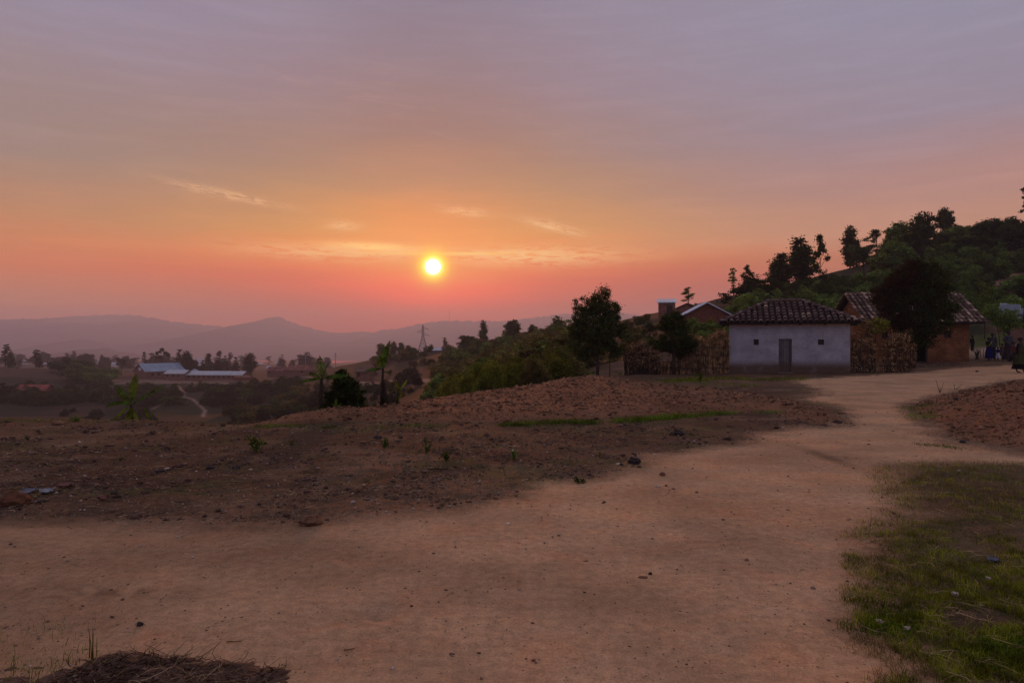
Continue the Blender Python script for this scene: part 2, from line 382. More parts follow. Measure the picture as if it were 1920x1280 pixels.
def near_relief(X, Y):
    """yard-scale relief: raised garden bed on the right, worn road, rough soil"""
    near = (Y < 70)
    sr = np.full(X.shape, -50.0); sm = np.full(X.shape, -50.0); sf = np.full(X.shape, -50.0); sg = np.full(X.shape, -50.0)
    if near.any():
        xn = X[near]; yn = Y[near]
        sr[near] = sdist(xn, yn, ROAD); sm[near] = sdist(xn, yn, MOUND); sf[near] = sdist(xn, yn, FIELD); sg[near] = sdist(xn, yn, GRASS)
    wob = (fbm(X*1.7, Y*1.7, 4, 5) - 0.5) * 0.7 + (fbm(X*7, Y*7, 3, 6) - 0.5) * 0.26 + (fbm(X*28, Y*28, 3, 16) - 0.5) * 0.16
    sr = sr + wob * np.clip(Y / 14, 0.35, 1.6)
    sr = sr + (fbm(X*55, Y*55, 2, 18) - 0.5) * 0.16 * np.clip(Y/6, .7, 2)
    road = sst(sr, -0.42, 0.30)
    til = np.maximum(sst(sf, -0.6, 0.4), sst(sm, -0.1, 0.5))
    nz = np.where(near, 1, 0)
    z = 0.42 * sst(sm, 0, 2.6) + 0.10 * sst(sf, -0.2, 0.9)
    far = np.clip(Y / 8, 0.5, 4)
    z = z + nz * (1 - road) * 0.035 * (fbm(X*1.3, Y*1.3, 3, 1) - 0.35)
    z = z + nz * (1 - road) * (0.05 * (fbm(X*6, Y*6, 4, 2) - 0.5))
    rid = 1 - np.abs(2 * fbm(X*3.2, Y*3.2, 4, 3) - 1)
    z = z + nz * til * 0.06 * (rid - 0.7) + nz * til * 0.07 * (fbm(X*2.1, Y*9, 3, 4) - 0.5)
    z = z + nz * 0.018 * (fbm(X*0.9, Y*1.6, 3, 8) - 0.5) * road + nz * road * 0.007 * (fbm(X*6, Y*6, 3, 9) - 0.5)
    z = z + nz * 0.03 * sst(sg, 0, 0.6)
    # small worn pit in the road
    z = z - 0.035 * np.exp(-(((X + 0.77) / 0.10)**2 + ((Y - 4.02) / 0.10)**2))
    return z, road, til, sg, sr
def ground_z(X, Y, detail=True):
    X = np.atleast_1d(np.asarray(X, float)); Y = np.atleast_1d(np.asarray(Y, float))
    z = base_z(X, Y); rl = near_relief(X, Y); z = z + rl[0]
    a = sst(Y, 45, 70)
    z = z + a * (Y * 0.010) * (fbm(X / (6 + Y*0.05), Y / (6 + Y*0.05), 4, 21) - 0.5)
    return z
def gz(x, y): return float(ground_z(x, y)[0])
def on(px, Y, dz=0.0):
    x = (px - CX) / F * Y; return Vector((x, Y, gz(x, Y) + dz))

def ground_material():
    m, T, out = mat_new('earth')
    at = T.add('ShaderNodeAttribute', attribute_name='alb'); am = T.add('ShaderNodeAttribute', attribute_name='rough_mask')
    oc = objco(T)
    n1 = T.noise(oc, 0.9, 6, 0.62); n2 = T.noise(oc, 14.0, 5, 0.65); n3 = T.noise(oc, 70.0, 4, 0.7)
    k = T.m('MULTIPLY', T.mapr(n1, 0.3, 0.7, 0.82, 1.18), T.mapr(n2, 0.25, 0.75, 0.80, 1.20))
    n3k = T.mapr(n3, 0.3, 0.7, -0.45, 0.42); k = T.m('MULTIPLY', k, T.m('ADD', 1.0, T.m('MULTIPLY', n3k, T.mapr(am.outputs['Fac'], 0, 1, 0.42, 1.0))))
    c = T.mix(1.0, at.outputs['Color'], T.comb(k, k, k), 'MULTIPLY')
    sw = T.add('ShaderNodeMapping'); sw.inputs['Scale'].default_value = (5.0, 19.0, 5.0); T.l.new(oc, sw.inputs[0])
    ns = T.noise(sw.outputs[0], 1.0, 5, 0.7); fk = T.m('SUBTRACT', 1.0, T.m('MULTIPLY', T.mapr(ns, 0.60, 0.72, 0.0, 0.42), T.mapr(n1, 0.35, 0.6)))
    c = T.mix(1.0, c, T.comb(fk, fk, fk), 'MULTIPLY')
    # warm / grey mottling
    n4 = T.noise(oc, 2.3, 5, 0.6, 0.6)
    c = T.mix(T.mapr(n4, 0.45, 0.75, 0.0, 0.35), c, T.mix(1.0, c, (1.25, 0.86, 0.70), 'MULTIPLY'))
    # tiny pale bits trodden in
    v = T.add('ShaderNodeTexVoronoi'); v.inputs['Scale'].default_value = 26; T.l.new(oc, v.inputs['Vector'])
    sp = T.m('MULTIPLY', T.mapr(v.outputs['Distance'], 0.16, 0.05), T.mapr(T.noise(oc, 9.0, 2), 0.52, 0.62))
    c = T.mix(T.m('MULTIPLY', sp, am.outputs['Fac']), c, (0.45, 0.37, 0.30))
    h = T.m('ADD', T.m('MULTIPLY', n2, 0.6), T.m('MULTIPLY', n3, 0.5))
    b = pbr(T, out, c, 0.95, 0.08, h, 0.5, 0.02)
    bn = b.inputs['Normal'].links[0].from_node
    T.put(bn.inputs['Strength'], T.mapr(am.outputs['Fac'], 0, 1, 0.35, 0.85, False))
    return m
M['earth'] = ground_material()

def u_left(P, Yg):
    'factor that makes the road colour darker towards the left end of the yard'
    X = (P - CX)/F*Yg; return (X + 3.2 + 0.9*(fbm(X*.8, Yg*.8, 3, 90) - .5))/3.6
def build_terrain():
    pxs = np.concatenate([np.arange(-2600, -80, 24.0), np.arange(-80, 2000, 2.0), np.arange(2000, 4500, 24.0)])
    rows = np.arange(1900, 688, -1.6); rows = rows[(rows < 1320)]
    y_near = 2048.0 / (rows - 640)
    ys = np.concatenate([np.arange(0.9, 3.0, 0.12), y_near, np.arange(y_near[-1] + 0.3, 140, 0.42), 140 * 1.010 ** np.arange(0, 112), 430 * 1.035 ** np.arange(0, 52)])
    ys = np.unique(ys)
    P, Yg = np.meshgrid(pxs, ys); X = (P - CX) / F * Yg
    z0 = base_z(X, Yg); rel, road, til, sg, sr = near_relief(X, Yg)
    a = sst(Yg, 45, 70)
    hn = fbm(X / (6 + Yg*0.05), Yg / (6 + Yg*0.05), 4, 21)
    Z = z0 + rel + a * (Yg * 0.010) * (hn - 0.5)
    # colours (albedo) of the real surfaces
    def L(c, m): return np.array(c)[None, None, :] * m[..., None]
    n1 = fbm(X*0.35, Yg*0.35, 4, 31); n2 = fbm(X*1.5, Yg*1.5, 4, 32); n3 = fbm(X*9, Yg*9, 2, 33)
    soil = np.array((0.082, 0.049, 0.031)); soil2 = np.array((0.130, 0.076, 0.045)); grit = np.array((0.190, 0.124, 0.080))
    redd = np.array((0.205, 0.102, 0.054)); rdc = np.array((0.48, 0.308, 0.178)); rdd = np.array((0.31, 0.205, 0.125)); rdr = np.array((0.50, 0.288, 0.148))
    grs = np.array((0.085, 0.080, 0.030)); dgr = np.array((0.030, 0.033, 0.014)); olive = np.array((0.045, 0.033, 0.018))
    t = sst(n1, 0.35, 0.65)[..., None]; A = soil*(1-t) + soil2*t
    t = (sst(n2, 0.5, 0.72) * 0.6)[..., None]; A = A*(1-t) + grit*t
    # gritty lighter verge next to the road
    t = (sst(sr, -1.6, -0.1) * 0.45 * (n3 > 0.3))[..., None]; A = A*(1-t) + grit*t
    t = (sst(til, 0.2, 0.9) * 0.9)[..., None]; A = A*(1-t) + redd*(0.78 + 0.5*n2[..., None])*t
    # thin weeds between road and field
    gm = sst(fbm(X*1.1, Yg*2.2, 4, 40), 0.56, 0.70) * (1 - til) * (Yg > 7) * (Yg < 60) * 0.55
    A = A*(1-gm[..., None]) + grs*gm[..., None]
    gm = sst(sg, -0.05, 0.35)[..., None] * (0.35 + 0.5*sst(n2, 0.35, 0.6))[..., None]; A = A*(1-gm) + np.array((0.10, 0.080, 0.038))*gm
    # road
    t = road[..., None]; rc = rdc + (rdd - rdc) * (0.62*sst(fbm(X*0.5 + 3, Yg*1.4, 4, 41), 0.46, 0.78))[..., None]
    rc = rc + (rdr - rc) * (0.5*sst(fbm(X*0.4 + 9, Yg*1.1, 4, 42), 0.50, 0.72))[..., None]
    st = np.exp(-(((X + 2.05 + (Yg-6.6)*0.4)/0.9)**2 + ((Yg - 6.75 - 0.12*(X+2.0))/0.16)**2)) * sst(n3, 0.2, 0.6)
    st = st + 0.8*np.exp(-(((X + 0.35)/0.75)**2 + ((Yg - 7.0)/0.22)**2)) * sst(n3, 0.1, 0.6) + 0.8*np.exp(-(((X - 4.35)/0.12)**2 + ((Yg - 9.5)/0.9)**2))
    st = np.clip(st + 0.7*np.exp(-(((X + 2.6)/0.6)**2 + ((Yg - 4.35)/0.10)**2)) * sst(n3, 0.3, 0.6), 0, 1)
    rc = rc * (1 - 0.55*st[..., None]); rc = rc * (0.78 + 0.22*sst(u_left(P, Yg), 0, 1))[..., None]; A = A*(1-t) + rc*t
    edge = (np.exp(-(sr / 0.12)**2) * 0.10)[..., None]; A = A * (1 - edge)
    # the dirt piled bottom left
    # beyond the yard
    u = P
    fz = sst(Yg, 44, 52)
    nb = fbm(X/14, Yg/14, 5, 50); nc = fbm(X/5, Yg/5, 4, 51)
    B = olive + (dgr - olive) * sst(nb, 0.42, 0.6)[..., None]
    br = sst(fbm(X/22 + 5, Yg/30, 4, 52), 0.48, 0.6) * (u < 900)
    B = B*(1 - 0.8*br[..., None]) + np.array((0.068, 0.038, 0.026)) * 0.8*br[..., None]
    B = B * (0.55 + 0.55*nc[..., None])
    # the bare terraces at the far right and between the thicket
    bare = sst(u, 1835, 1880) * sst(Yg, 52, 55) * (1 - sst(Yg, 118, 128))
    bare = np.maximum(bare, 0.8 * sst(u, 1120, 1180) * (1 - sst(u, 1260, 1330)) * sst(Yg, 60, 70) * sst(fbm(X/5, Yg/12, 3, 54), 0.45, 0.55))
    B = B*(1 - bare[..., None]) + np.array((0.095, 0.050, 0.032)) * (0.7 + 0.6*nc[..., None]) * bare[..., None]
    # sandy yard behind the brick house
    yard = sst(u, 1790, 1815) * sst(Yg, 45, 47) * (1 - sst(Yg, 53, 54.5)); B = B*(1-yard[..., None]) + np.array((0.33, 0.24, 0.17))*yard[..., None]
    gr = sst(u, 1800, 1830) * (1 - sst(u, 1885, 1900)) * sst(Yg, 53, 54) * (1 - sst(Yg, 56, 57)); B = B*(1-gr[..., None]) + np.array((0.075, 0.085, 0.025))*gr[..., None]
    # left valley: field with straw colour up top, earth track in front of the school, hedge bank
    fl = sst(Yg, 295, 305) * (1 - sst(Yg, 345, 360)) * (1 - sst(u, 560, 640)); B = B*(1-fl[..., None]) + np.array((0.080, 0.050, 0.032))*fl[..., None]
    tr = np.exp(-((Yg - (303 + (330 - u)*0.03 + 3*np.sin(u/40.)))/5.0)**2) * (u > 190) * (u < 430) + 0.9*np.exp(-((Yg - (318 - (u-200)*0.03))/2.5)**2) * (u > 195) * (u < 470)
    B = B*(1 - np.clip(tr, 0, 1)[..., None]) + np.array((0.24, 0.165, 0.120)) * np.clip(tr, 0, 1)[..., None]
    hedge = sst(Yg, 225, 240) * (1 - sst(Yg, 285, 292)) * (1 - sst(u, 500, 560)) * (1 - 0.75*np.exp(-((u - 345)/22.)**2)); B = B*(1 - 0.75*hedge[..., None]) + np.array((0.045, 0.040, 0.030))*0.75*hedge[..., None]
    # foot paths on the far slope, drawn in image columns against distance
    def fpath(pts, w, c):
        nonlocal B
        pts = np.array(pts, float)
        xs = (pts[:, 0] - CX) / F * pts[:, 1]
        d2 = np.full(X.shape, 1e9)
        for i in range(len(pts) - 1):
            ax, ay, bx, by = xs[i], pts[i, 1], xs[i+1], pts[i+1, 1]; ex, ey = bx-ax, by-ay; LL = ex*ex+ey*ey
            tt = np.clip(((X-ax)*ex + (Yg-ay)*ey) / LL, 0, 1); d2 = np.minimum(d2, (X-ax-tt*ex)**2 + (Yg-ay-tt*ey)**2)
        f = np.exp(-d2 / (w*w))[..., None]; B = B*(1-f) + np.array(c)*f
    pc = (0.26, 0.185, 0.14)
    fpath([(333, 292), (338, 275), (345, 262), (343, 250), (362, 240), (375, 222), (385, 208), (381, 196), (382, 182)], 0.55, pc)
    fpath([(343, 250), (325, 240), (300, 226), (285, 216)], 0.5, (0.19, 0.14, 0.105))
    fpath([(545, 300), (600, 270), (640, 238), (690, 190), (735, 176), (790, 150), (850, 112), (870, 100)], 1.0, (0.26, 0.17, 0.125))
    fpath([(690, 190), (660, 165), (640, 145)], 1.2, (0.20, 0.13, 0.10))
    fpath([(1866, 86), (1890, 92), (1920, 100), (1960, 104)], 0.9, (0.30, 0.19, 0.13))
    # plain and far
    pl = sst(Yg, 430, 600)[..., None]; B = B*(1-pl) + np.array((0.085, 0.066, 0.050))*pl*(0.7 + 0.6*nb[..., None])
    A = A*(1 - fz[..., None]) + B*fz[..., None]
    rm = np.clip(1 - road, 0, 1) * (Yg < 60)
    nr, nc_ = X.shape
    V = np.stack([X, Yg, Z], -1).reshape(-1, 3); C = A.reshape(-1, 3); RM = rm.reshape(-1)
    idx = np.arange(nr*nc_).reshape(nr, nc_)
    Q = np.stack([idx[:-1, :-1], idx[:-1, 1:], idx[1:, 1:], idx[1:, :-1]], -1).reshape(-1, 4)
    cy = Yg[:-1, :-1].ravel(); cr = road[:-1, :-1].ravel() > 0.5; cp = P[:-1, :-1].ravel()
    cls = np.where(cy > 430, 3, np.where(cy > 50, 2, np.where(cr & (cy < 50), 1, 0)))
    for c, name in enumerate(['ground', 'dirt_road', 'hillside', 'plain']):
        q = Q[cls == c]; used, inv = np.unique(q, return_inverse=True)
        o = np_obj(name, V[used], inv.reshape(-1, 4), M['earth'], None, True, {'alb': C[used], 'rough_mask': RM[used]})
        tag(o, kind='structure')
    # ground under and behind the camera
    n = 24; g = np.linspace(-120, 120, n); gx, gy = np.meshgrid(g, np.linspace(-160, 1.0, n)); gzv = np.full(gx.shape, -0.06)
    idx = np.arange(n*n).reshape(n, n); q = np.stack([idx[:-1, :-1], idx[:-1, 1:], idx[1:, 1:], idx[1:, :-1]], -1).reshape(-1, 4)
    tag(np_obj('ground', np.stack([gx, gy, gzv], -1).reshape(-1, 3), q, M['earth'], None, True, {'alb': np.tile(rdc, (n*n, 1)), 'rough_mask': np.zeros(n*n)}), kind='structure')
build_terrain()

# ------------------------------------------------------------------ far hills: real ridges kilometres off
def hill(name, prof, Y0, depth, zfoot, col, seed, rough=1.0, label=None):
    pr = np.array(prof, float); pxs = np.arange(pr[0, 0], pr[-1, 0], 2.5)
    top = np.interp(pxs, pr[:, 0], pr[:, 1]); top = _smooth(top, 1)
    top = top + (fbm(pxs/9, pxs*0, 4, seed) - 0.5) * 3.0 * rough + sst(fbm(pxs/6, pxs*0 + 3, 2, seed + 9), .5, .8)*2.2*rough
    zt = CAMZ + (CY - top) / F * Y0
    n = 40; ts = np.linspace(0, 1, n)
    Vs = []; 
    for t in ts:                      # foot (near) -> crest -> behind
        if t <= 0.8:
            s = t / 0.8; yy = Y0 - depth * (1 - s); sh = s**1.25
        else:
            s = (t - 0.8) / 0.2; yy = Y0 + depth * 0.1 * s; sh = 1 - s
        X = (pxs - CX) / F * Y0
        spur = (fbm(X / (depth*0.35) , np.full_like(X, yy / (depth*0.6)), 4, seed + 3) - 0.5)
        z = zfoot + (zt - zfoot) * np.clip(sh + spur * 0.8 * sh * (1 - sh) * 1.6, 0, 1)
        Vs.append(np.stack([X, np.full_like(X, yy), z], -1))
    V = np.array(Vs).reshape(-1, 3); m = len(pxs); idx = np.arange(n*m).reshape(n, m)
    q = np.stack([idx[:-1, :-1], idx[:-1, 1:], idx[1:, 1:], idx[1:, :-1]], -1).reshape(-1, 4)
    mt, T, out = mat_new('hill_cover'); oc = objco(T)
    n1 = T.noise(oc, 0.004, 8, 0.65); c = T.mix(T.mapr(n1, 0.35, 0.65), tuple(x*0.6 for x in col), tuple(x*1.5 for x in col))
    n2 = T.noise(oc, 0.03, 5, 0.7); c = T.mix(T.mapr(n2, 0.45, 0.6, 0, 0.6), c, (0.03, 0.04, 0.025))
    if seed == 101:   # bare pale crown of the left mountain
        sp = T.add('ShaderNodeSeparateXYZ'); T.l.new(oc, sp.inputs[0])
        mx = T.m('MULTIPLY', T.mapr(sp.outputs[0], -3300, -3150), T.mapr(sp.outputs[0], -2600, -2750))
        mz = T.m('MULTIPLY', mx, T.mapr(T.m('ADD', sp.outputs[2], T.m('MULTIPLY', n1, 60)), 140, 165))
        c = T.mix(T.m('MULTIPLY', mz, 0.8), c, (0.32, 0.25, 0.18))
    pbr(T, out, c, 1.0, 0.0)
    return tag(np_obj(name, V, q, mt, None, True), kind='structure')
hill('far_hills', [(-900,604),(-700,604),(-300,596),(0,599),(40,597),(100,596),(150,592),(200,589),(260,590),(300,597),(340,604),(380,608),(430,612),(455,612),(478,606),(494,599),(504,594),(524,593),(534,595),(546,602),(560,607),(600,618),(640,625),(700,640),(800,665),(900,690)], 5000, 2300, -75, (0.060,0.052,0.04), 101)
hill('far_hills', [(480,660),(560,632),(620,624),(660,622),(700,620),(730,617),(760,612),(800,604),(830,601),(880,600),(900,602),(950,601),(980,597),(1020,591),(1060,587),(1100,585),(1160,584),(1200,590),(1300,600),(1700,590),(2900,600)], 5050, 2200, -75, (0.060,0.052,0.04), 202)
hill('foothills', [(-40,690),(60,682),(100,672),(130,660),(150,655),(200,652),(240,660),(280,668),(330,676),(380,683),(450,690)], 2400, 700, -72, (0.085,0.060,0.045), 303, 1.4)
hill('foothills', [(0,690),(60,672),(100,655),(150,634),(190,640),(230,660),(300,682),(340,692)], 3300, 900, -78, (0.075,0.056,0.045), 404, 1.0)

# ------------------------------------------------------------------ haze
def haze():
    m, T, out = mat_new('haze_air')
    pv = T.add('ShaderNodeVolumePrincipled'); pv.inputs['Color'].default_value = (0.80, 0.86, 1.0, 1)
    pv.inputs['Density'].default_value = 0.00031; pv.inputs['Anisotropy'].default_value = 0.36
    T.l.new(pv.outputs[0], out.inputs['Volume'])
    b = MB().box((0, 2560, 60), (17600, 5560, 336)); o = b.build('haze', m)
    tag(o, kind='stuff'); o.display_type = 'WIRE'
HAZE_ON = True
if HAZE_ON: haze()
# ------------------------------------------------------------------ foliage
def rdirs(n, rs):
    v = rs.normal(size=(n, 3)); return v / np.linalg.norm(v, axis=1, keepdims=True)
def leaf_quads(C, L, Wd, rs, dirs=None, vary=0.4):
    n = len(C); a = rdirs(n, rs) if dirs is None else dirs
    b = np.cross(a, rdirs(n, rs)); b /= np.linalg.norm(b, axis=1, keepdims=True) + 1e-9
    nn = np.cross(a, b); k = (1 + rs.uniform(-vary, vary, (n, 1)))
    l = L * k; w = Wd * k
    V = np.empty((n, 4, 3)); V[:, 0] = C - a*l/2; V[:, 1] = C + b*w/2 + nn*w*0.25; V[:, 2] = C + a*l/2; V[:, 3] = C - b*w/2 + nn*w*0.25
    return V.reshape(-1, 3), np.arange(4*n).reshape(n, 4)
def crown_pts(lobes, nclump, nleaf, cr, rs, shell=0.55):
    lb = np.array(lobes, float); wgt = (lb[:, 3]*lb[:, 4]*lb[:, 5]) ** 0.67; wgt /= wgt.sum()
    pick = rs.choice(len(lb), nclump, p=wgt); q = lb[pick]
    r = rs.uniform(shell, 1.0, (nclump, 1)) ** 0.7
    cc = q[:, :3] + rdirs(nclump, rs) * q[:, 3:6] * r
    s = cr * rs.uniform(0.5, 1.4, (nclump, 1, 1))
    return (cc[:, None, :] + rs.normal(size=(nclump, nleaf, 3)) * s * np.array([1, 1, 0.7])).reshape(-1, 3)
def trunk_mb(h, r, lean=0.0, limbs=(), wob=0.02, rs=None, n=6):
    rs = rs or RS; mb = MB(); pts = []
    for i in range(7):
        t = i / 6; pts.append((lean*t*t + rs.uniform(-wob, wob)*t, rs.uniform(-wob, wob)*t, h*t - 0.02))
    mb.tube(pts, [r*(1.25 if i == 0 else 1 - 0.6*i/6) for i in range(7)], n)
    for (z0, tip) in limbs:
        p0 = Vector((lean*(z0/h)**2, 0, z0)); p1 = Vector(tip); mid = (p0 + p1)/2 + Vector((0, 0, 0.06*(p1 - p0).length))
        mb.tube([p0, mid, p1], [r*0.5, r*0.33, r*0.12], 5)
    return mb
KIND = {}
def proto(kind, seed):
    if (kind, seed) in KIND: return KIND[(kind, seed)]
    rs = np.random.RandomState(seed*7 + sum(map(ord, kind))); u = rs.uniform; lob = []; shell = 0.5
    L, Wd, nc, nl, cr = 0.045, 0.022, 90, 22, 0.035; th = 0.9; tr = 0.014; limbs = []
    if kind == 'column':
        for i in range(11):
            z = 0.12 + 0.8*i/10; r = 0.155*math.sin(min(1, (i + 1.6)/6.0)*math.pi/2)*(1 if i < 7 else 1 - (i - 6)*0.17)
            lob.append((u(-.03, .03), u(-.03, .03), z, r*u(.8, 1.15), r*u(.8, 1.1), 0.085))
        nc, nl = 170, 24; Wd = 0.02
    elif kind == 'gappy':
        for i in range(9):
            z = 0.15 + 0.8*i/8; r = u(.05, .12)*(0.75 + 0.5*(i > 3)); lob.append((u(-.06, .06), u(-.04, .04), z, r, r, u(.025, .05)))
        nc, nl, cr = 60, 18, 0.02; L = 0.04
    elif kind == 'sparse':
        for i in range(15):
            z = 0.28 + 0.68*i/14; a = u(0, 6.28); rr = u(.06, .27)*(1.15 - 0.75*i/14)
            t = (rr*math.cos(a), rr*math.sin(a)*0.8, z); r = u(.035, .075); lob.append((*t, r, r, r*0.8)); limbs.append((max(0.1, z - 0.16), t))
        nc, nl, cr = 110, 18, 0.025; L = 0.035; Wd = 0.016; shell = 0.2; tr = 0.012
    elif kind == 'round':
        lob = [(0, 0, .70, .29, .29, .27), (-.08, 0, .62, .2, .2, .17), (.1, .05, .66, .18, .18, .2)]; limbs = [(.4, (-.12, 0, .6)), (.4, (.14, .04, .62))]
        nc, nl = 150, 26; th = 0.6; tr = 0.02
    elif kind == 'bushy':
        for i in range(12):
            a = u(0, 6.28); rr = u(0, .42); z = u(.12, .42) if rr > .25 else u(.3, .68); r = u(.16, .27)
            lob.append((rr*math.cos(a), rr*math.sin(a), z, r, r, r*u(.8, 1.15)))
        lob.append((u(-.1, .1), u(-.1, .1), .76, .12, .12, .18)); nc, nl, cr = 230, 22, 0.045; L = 0.06; Wd = 0.028; th = 0.5; tr = 0.02
    elif kind == 'feathery':
        for i in range(16):
            a = u(0, 6.28); rr = u(0, .40); z = u(.1, .5) if rr > .2 else u(.3, .75); r = u(.10, .2)
            lob.append((rr*math.cos(a), rr*math.sin(a), z, r, r, r*u(1.1, 1.9)))
        nc, nl, cr = 420, 20, 0.04; L = 0.05; Wd = 0.014; th = 0.6; tr = 0.012
    elif kind == 'broad':
        for i in range(13):
            a = u(0, 6.28); rr = u(.02, .27); z = u(.42, .86) - rr*0.35; r = u(.09, .17)
            t = (rr*math.cos(a), rr*math.sin(a), z); lob.append((*t, r, r, r*0.85)); limbs.append((u(.2, .4), t))
        nc, nl, cr = 190, 24, 0.035; L = 0.045; Wd = 0.022; th = 0.6; tr = 0.018
    elif kind == 'conifer':
        for i in range(10):
            z = 0.12 + 0.82*i/9; r = 0.2*(1 - 0.85*i/9)*u(.8, 1.15); lob.append((u(-.02, .02), u(-.02, .02), z, r, r, 0.05))
        nc, nl, cr = 140, 20, 0.022; L = 0.035; Wd = 0.014
    elif kind == 'open':
        for i in range(9):
            a = i*0.7 + u(-.3, .3); rr = u(.1, .34); z = u(.62, .95) - rr*0.3; r = u(.06, .1); t = (rr*math.cos(a), rr*math.sin(a)*.8, z)
            lob.append((*t, r, r, r*0.5)); limbs.append((u(.3, .5), t))
        nc, nl, cr = 90, 18, 0.025; L = 0.035; th = 0.7; tr = 0.016
    nc = int(nc*0.95); nl = int(nl*1.8); P = crown_pts(lob, nc, nl, cr, rs, shell); P = P[P[:, 2] > 0.02]
    V, Q = leaf_quads(P, L, Wd, rs)
    cm = np_mesh('crown', V, Q, M['leaf_mid']); tm = trunk_mb(th, tr, u(-.03, .03), limbs, 0.015, rs, 5).mesh('trunk', M['bark'], True)
    wd = np.percentile(P[:, 0], 98) - np.percentile(P[:, 0], 2); top = np.percentile(P[:, 2], 99.3)
    KIND[(kind, seed)] = (tm, cm, wd, top); return KIND[(kind, seed)]
SEEDC = {}
def plant(name, label, cat, kind, px, Y, h, wd, mat, group=None, seed=None, sink=0.0, trunk=True):
    x = (px - CX) / F * Y; z = gz(x, Y) - sink
    if seed is None: SEEDC[kind] = SEEDC.get(kind, 0) + 1; seed = SEEDC[kind] % 4
    tm, cm, w0, t0 = proto(kind, seed)
    r = empty(name, (x, Y, z), random.uniform(0, 6.28), (wd/w0, wd/w0, h/t0)); tag(r, label, cat, group)
    for nm, me, mt in (('trunk', tm, 'bark'), ('crown', cm, mat)):
        if nm == 'trunk' and not trunk: continue
        o = bpy.data.objects.new(nm, me); COL.objects.link(o); o.parent = r
        o.material_slots[0].link = 'OBJECT'; o.material_slots[0].material = M[mt]
    return r
def ysurf(px, row, y0, y1):
    ys = np.linspace(y0, y1, 400); xs = (px - CX) / F * ys; zr = CAMZ + (CY - row) / F * ys
    d = zr - base_z(xs, ys); j = int(np.argmax(d < 0)); 
    return float(ys[j]) if d[j] < 0 else float(ys[int(np.argmin(np.abs(d)))])
def tree_top(name, label, cat, kind, px, rtop, rbase, wpx, y0, y1, mat, group=None, seed=None, Y=None):
    if Y is None: Y = ysurf(px, rbase, y0, y1)
    x = (px - CX) / F * Y; g = gz(x, Y); zt = CAMZ + (CY - rtop) / F * Y
    return plant(name, label, cat, kind, px, Y, max(0.3, zt - g), wpx / F * Y, mat, group, seed)

# trees standing on the right-hand hill, each with its own look
HT = [
 ('gappy', 1375, 503, 553, 13, 'leaf_mid', 'slim tree with stacked small tufts alone on the bare ridge, left of the hill woods', 'tree'),
 ('sparse', 1398, 497, 549, 24, 'leaf_dark', 'thin wispy tree beside the dark round thicket at the left end of the hill woods', 'tree'),
 ('sparse', 1291, 539, 572, 22, 'leaf_mid', 'small lone tree standing behind the brown shed roof on the ridge', 'tree'),
 ('column', 1463, 478, 552, 36, 'leaf_dark', 'dark upright tree just left of the tallest dense column tree on the hill', 'tree'),
 ('column', 1501, 449, 548, 40, 'leaf_black', 'dense dark column tree with rounded top, tallest mass left of the open wispy one', 'tree'),
 ('sparse', 1538, 443, 562, 42, 'leaf_dark', 'open wispy tree with see-through branches and bare lower trunk on the hill', 'tree'),
 ('column', 1594, 427, 486, 27, 'leaf_black', 'neat dark egg-shaped tree standing alone above the shrubs', 'tree'),
 ('sparse', 1643, 432, 488, 36, 'leaf_dark', 'leaning loose-crowned tree right of the neat egg-shaped tree', 'tree'),
 ('broad', 1690, 420, 500, 52, 'leaf_mid', 'broad leafy tree behind the dark red tree, left of the tall twin-topped one', 'tree'),
 ('broad', 1729, 403, 505, 44, 'leaf_dark', 'tall full tree rising over the middle of the right hill', 'tree'),
 ('broad', 1777, 395, 452, 44, 'leaf_dark', 'tree with scattered twiggy top above the small white roof on the hill', 'tree'),
 ('broad', 1836, 418, 466, 34, 'leaf_dark', 'pointed leafy tree between the hilltop thicket and the round dark one', 'tree'),
 ('broad', 1862, 411, 462, 34, 'leaf_black', 'round dark tree left of the palm-like banana clump on the hill', 'tree'),
 ('gappy', 1923, 352, 430, 16, 'leaf_dark', 'slim tree cut by the right edge of the view on the hilltop', 'tree'),
 ('bushy', 1415, 516, 572, 66, 'leaf_black', 'big dark rounded bush at the left foot of the hill woods', 'bush'),
 ('bushy', 1437, 528, 560, 40, 'leaf_black', 'dark bush filling the gap right of the big rounded bush', 'bush'),
 ('broad', 1670, 455, 520, 60, 'leaf_mid', 'lighter green wide tree lower on the hill behind the dark red tree', 'tree'),
 ('broad', 1620, 462, 515, 44, 'leaf_dark', 'low spreading tree under the leaning loose-crowned tree', 'tree'),
 ('bushy', 1905, 415, 470, 60, 'leaf_dark', 'dense bush clump by the white roof at the far right hilltop', 'bush'),
]
for k, px, rt, rb, w, mt, lab, cat in HT:
    tree_top('hill_tree' if cat == 'tree' else 'hill_bush', lab, cat, k, px, rt, rb, w, 66, 135, mt)

